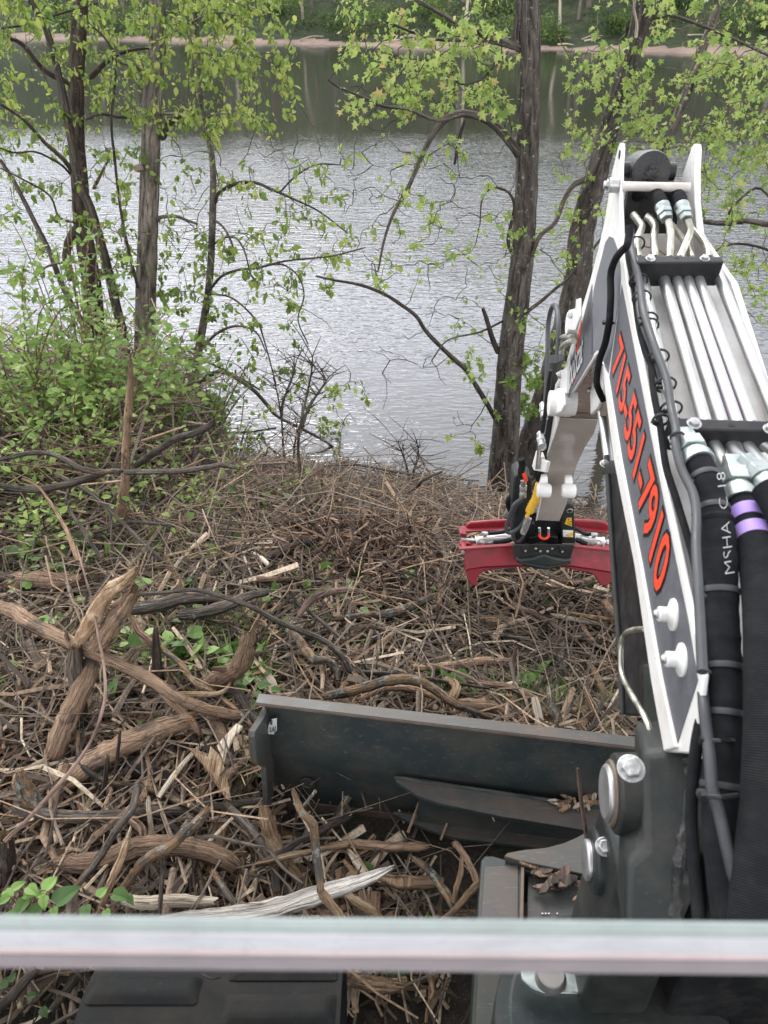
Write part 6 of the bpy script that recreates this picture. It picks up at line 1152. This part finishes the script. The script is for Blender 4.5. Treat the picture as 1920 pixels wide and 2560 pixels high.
dk = one('round_housing', dark, SP, lambda m: m.tube([PZ(1420, 2560, .62) + Vector((.1, .0, -.3)), PZ(1420, 2560, .62) + Vector((.1, 0, -.03)), PZ(1420, 2560, .62) + Vector((.1, 0, 0))], [.25, .25, .22], 48), .004, ang=30)
one('latch_plate', zincb, SP, lambda m: m.prism(ZP([(1305, 2448), (1330, 2470), (1362, 2482), (1500, 2484), (1511, 2476), (1511, 2456), (1490, 2445), (1420, 2430), (1300, 2420)], .68), -ZB * .016), .003)
one('latch_pin', metalm('dull_steel', (.3, .28, .27), .5), SP, lambda m: m.tube([PZ(1376, 2446, .68), PZ(1376, 2446, .68) + ZB * .02], [.034, .028], 28), .002)
# twigs resting on the blade arm
def tw(label, pts, r, mat, name='twig'):
    p = [P(*q) for q in pts]; m = MB(); m.tube(spline(p, 4), interp(r, (len(p) - 1) * 4 + 1), 7, knob=.1, jag=.3); tag(m.build(name, [mat, wood]), label, 'twig')
tw('thin reddish twig standing upright in front of the pivot boss', [(1444, 1921, 1.75), (1451, 1990, 1.78), (1462, 2060, 1.85), (1470, 2130, 1.92), (1476, 2180, 1.95)], [.0035, .006, .0055], bk_redtw)
m = MB(); 
for q in ([(1490, 2238, 1.9), (1497, 2300, 1.86), (1503, 2350, 1.84)], [(1476, 2235, 1.9), (1466, 2290, 1.87), (1458, 2350, 1.84)], [(1494, 2240, 1.9), (1520, 2258, 1.88), (1545, 2276, 1.86)], [(1490, 2280, 1.88), (1465, 2305, 1.86), (1440, 2330, 1.85)]): m.tube([P(*a) for a in q], [.0035, .003, .0025], 6)
tag(m.build('twig', bk_redtw), 'forked thin twig lying on the blade arm under the pivot', 'twig')

# ---------- rubber track, lower left
TX0, TX1, TZ, TY, TRR = -.70, -.10, .47, 1.02, .22
def loop(s):                      # s in metres along the belt from the rear top to the front and round it
    L0 = 1.4
    if s < L0: return Vector((0, TY - TRR - L0 + s, TZ)), Vector((0, 0, 1))
    a = (s - L0) / TRR; 
    if a < math.pi: return Vector((0, TY - TRR + math.sin(a) * TRR, TZ - TRR + math.cos(a) * TRR)), Vector((0, math.sin(a), math.cos(a)))
    return Vector((0, TY - TRR - (s - L0 - math.pi * TRR), TZ - 2 * TRR)), Vector((0, 0, -1))
tk = MB(); rows = [loop(i * .05) for i in range(0, 70)]
tk.add([p + Vector((x, 0, 0)) for p, n in rows for x in (TX0, TX1)] + [p - n * .03 + Vector((x, 0, 0)) for p, n in rows for x in (TX0, TX1)], [(2 * i, 2 * i + 1, 2 * i + 3, 2 * i + 2) for i in range(69)] + [(140 + 2 * i, 140 + 2 * i + 2, 140 + 2 * i + 3, 140 + 2 * i + 1) for i in range(69)] + [(2 * i, 2 * i + 2, 142 + 2 * i, 140 + 2 * i) for i in range(69)] + [(2 * i + 1, 141 + 2 * i, 143 + 2 * i, 2 * i + 3) for i in range(69)])
track = tk.build('track', rubber, EX)
for i in range(4, 21):
    for h_ in (0, 1):
        s0 = .05 + i * .105 + (.0 if h_ else .045); p, n = loop(s0); t = Vector((0, n.z, -n.y)); x0, x1 = (TX0 + .01, TX0 + .27) if not h_ else (TX1 - .27, TX1 - .01); sk = .04 if h_ else -.04
        m = MB(); q = [p + Vector((x0, 0, 0)) - t * (.035) - t * sk * (1 if h_ else -1) * 0, p + Vector((x1, 0, 0)) - t * .035, p + Vector((x1, 0, 0)) + t * .035, p + Vector((x0, 0, 0)) + t * .035]
        top = [a + n * R.uniform(.015, .021) + (Vector((.018, 0, 0)) if j in (0, 3) else Vector((-.018, 0, 0))) + t * (.016 if j < 2 else -.016) for j, a in enumerate(q)]
        m.add(q + top, [(4, 5, 6, 7), (0, 1, 5, 4), (1, 2, 6, 5), (2, 3, 7, 6), (3, 0, 4, 7)]); m.build('track_pad', rubber, track, bevel=.008)
one('track_frame', dark, EX, lambda m: m.box(((TX0 + TX1) / 2, TY - TRR - .6, TZ - TRR), (.5, 1.3, .26)), .03)
tw('small bare twig lying on the rubber track below the window edge', [(505, 2436, 1.80), (530, 2446, 1.79), (552, 2444, 1.79)], [.004, .002], bk_char)

# ---------- cab front window edge, close to the lens
CW = empty('cab_window', (0, .19, 2.0), parent=EX)
roll = Matrix.Rotation(math.radians(.55), 3, FW)
def strip(name, y0, y1, mat, t, th=.003, bv=.0006):
    c0 = [P(-1600, y0, t), P(3500, y0, t), P(3500, y1, t), P(-1600, y1, t)]; cc_ = P(960, 2370, t); c0 = [cc_ + roll @ (p - cc_) for p in c0]
    return one(name, mat, CW, lambda m: m.prism(c0, FW * th), bv)
def plain(n, c, r=.5):
    m = Mt(n); v = m.co(scale=(9, 60, 60), rnd=False); n1 = m.noise(v, 3, 6, .7); v2 = m.co(scale=(1, 3, 3), rnd=False); n2 = m.noise(v2, 260, 3, .6)
    col = m.mix(m.ramp(n1, [(.4, 0), (.7, .45)]), c, tuple(x * .62 for x in c)); col = m.mix(m.ramp(n2, [(.64, 0), (.7, .5)]), col, (.12, .11, .10))
    return m.set(col, r, 0, m.bump(n1, .2, .002))
strip('glass_edge', 2302, 2313, plain('green_glass_edge', (.25, .285, .28), .3), .380)
strip('seal', 2312, 2340, plain('pale_green_seal', (.29, .325, .31)), .379)
strip('seal', 2339, 2382, plain('pale_grey_seal', (.42, .415, .43)), .378)
strip('seal', 2381, 2394, plain('pink_seal', (.46, .37, .36)), .377)
strip('seal', 2393, 2430, plain('mauve_seal', (.21, .18, .185)), .379)
def pane_mat():  # real pane; its tint also carries the shade under cab and boom
    m = Mt('shade_tinted_glass'); tr = m.n('ShaderNodeBsdfTransparent'); tr.inputs['Color'].default_value = (.60, .62, .61, 1); gl = m.n('ShaderNodeBsdfGlossy'); gl.inputs['Roughness'].default_value = .05; mx_ = m.n('ShaderNodeMixShader'); mx_.inputs[0].default_value = .035
    m.L(tr.outputs[0], mx_.inputs[1]); m.L(gl.outputs[0], mx_.inputs[2]); m.L(mx_.outputs[0], m.out.inputs['Surface']); return m.m
pc = P(960, 2430, .385)
one('glass_pane', pane_mat(), CW, lambda m: m.add([pc + Vector((-.5, 0, 0)), pc + Vector((.5, 0, 0)), pc + Vector((.5, .03, -.75)), pc + Vector((-.5, .03, -.75))], [(0, 1, 2, 3)]), smooth=False)
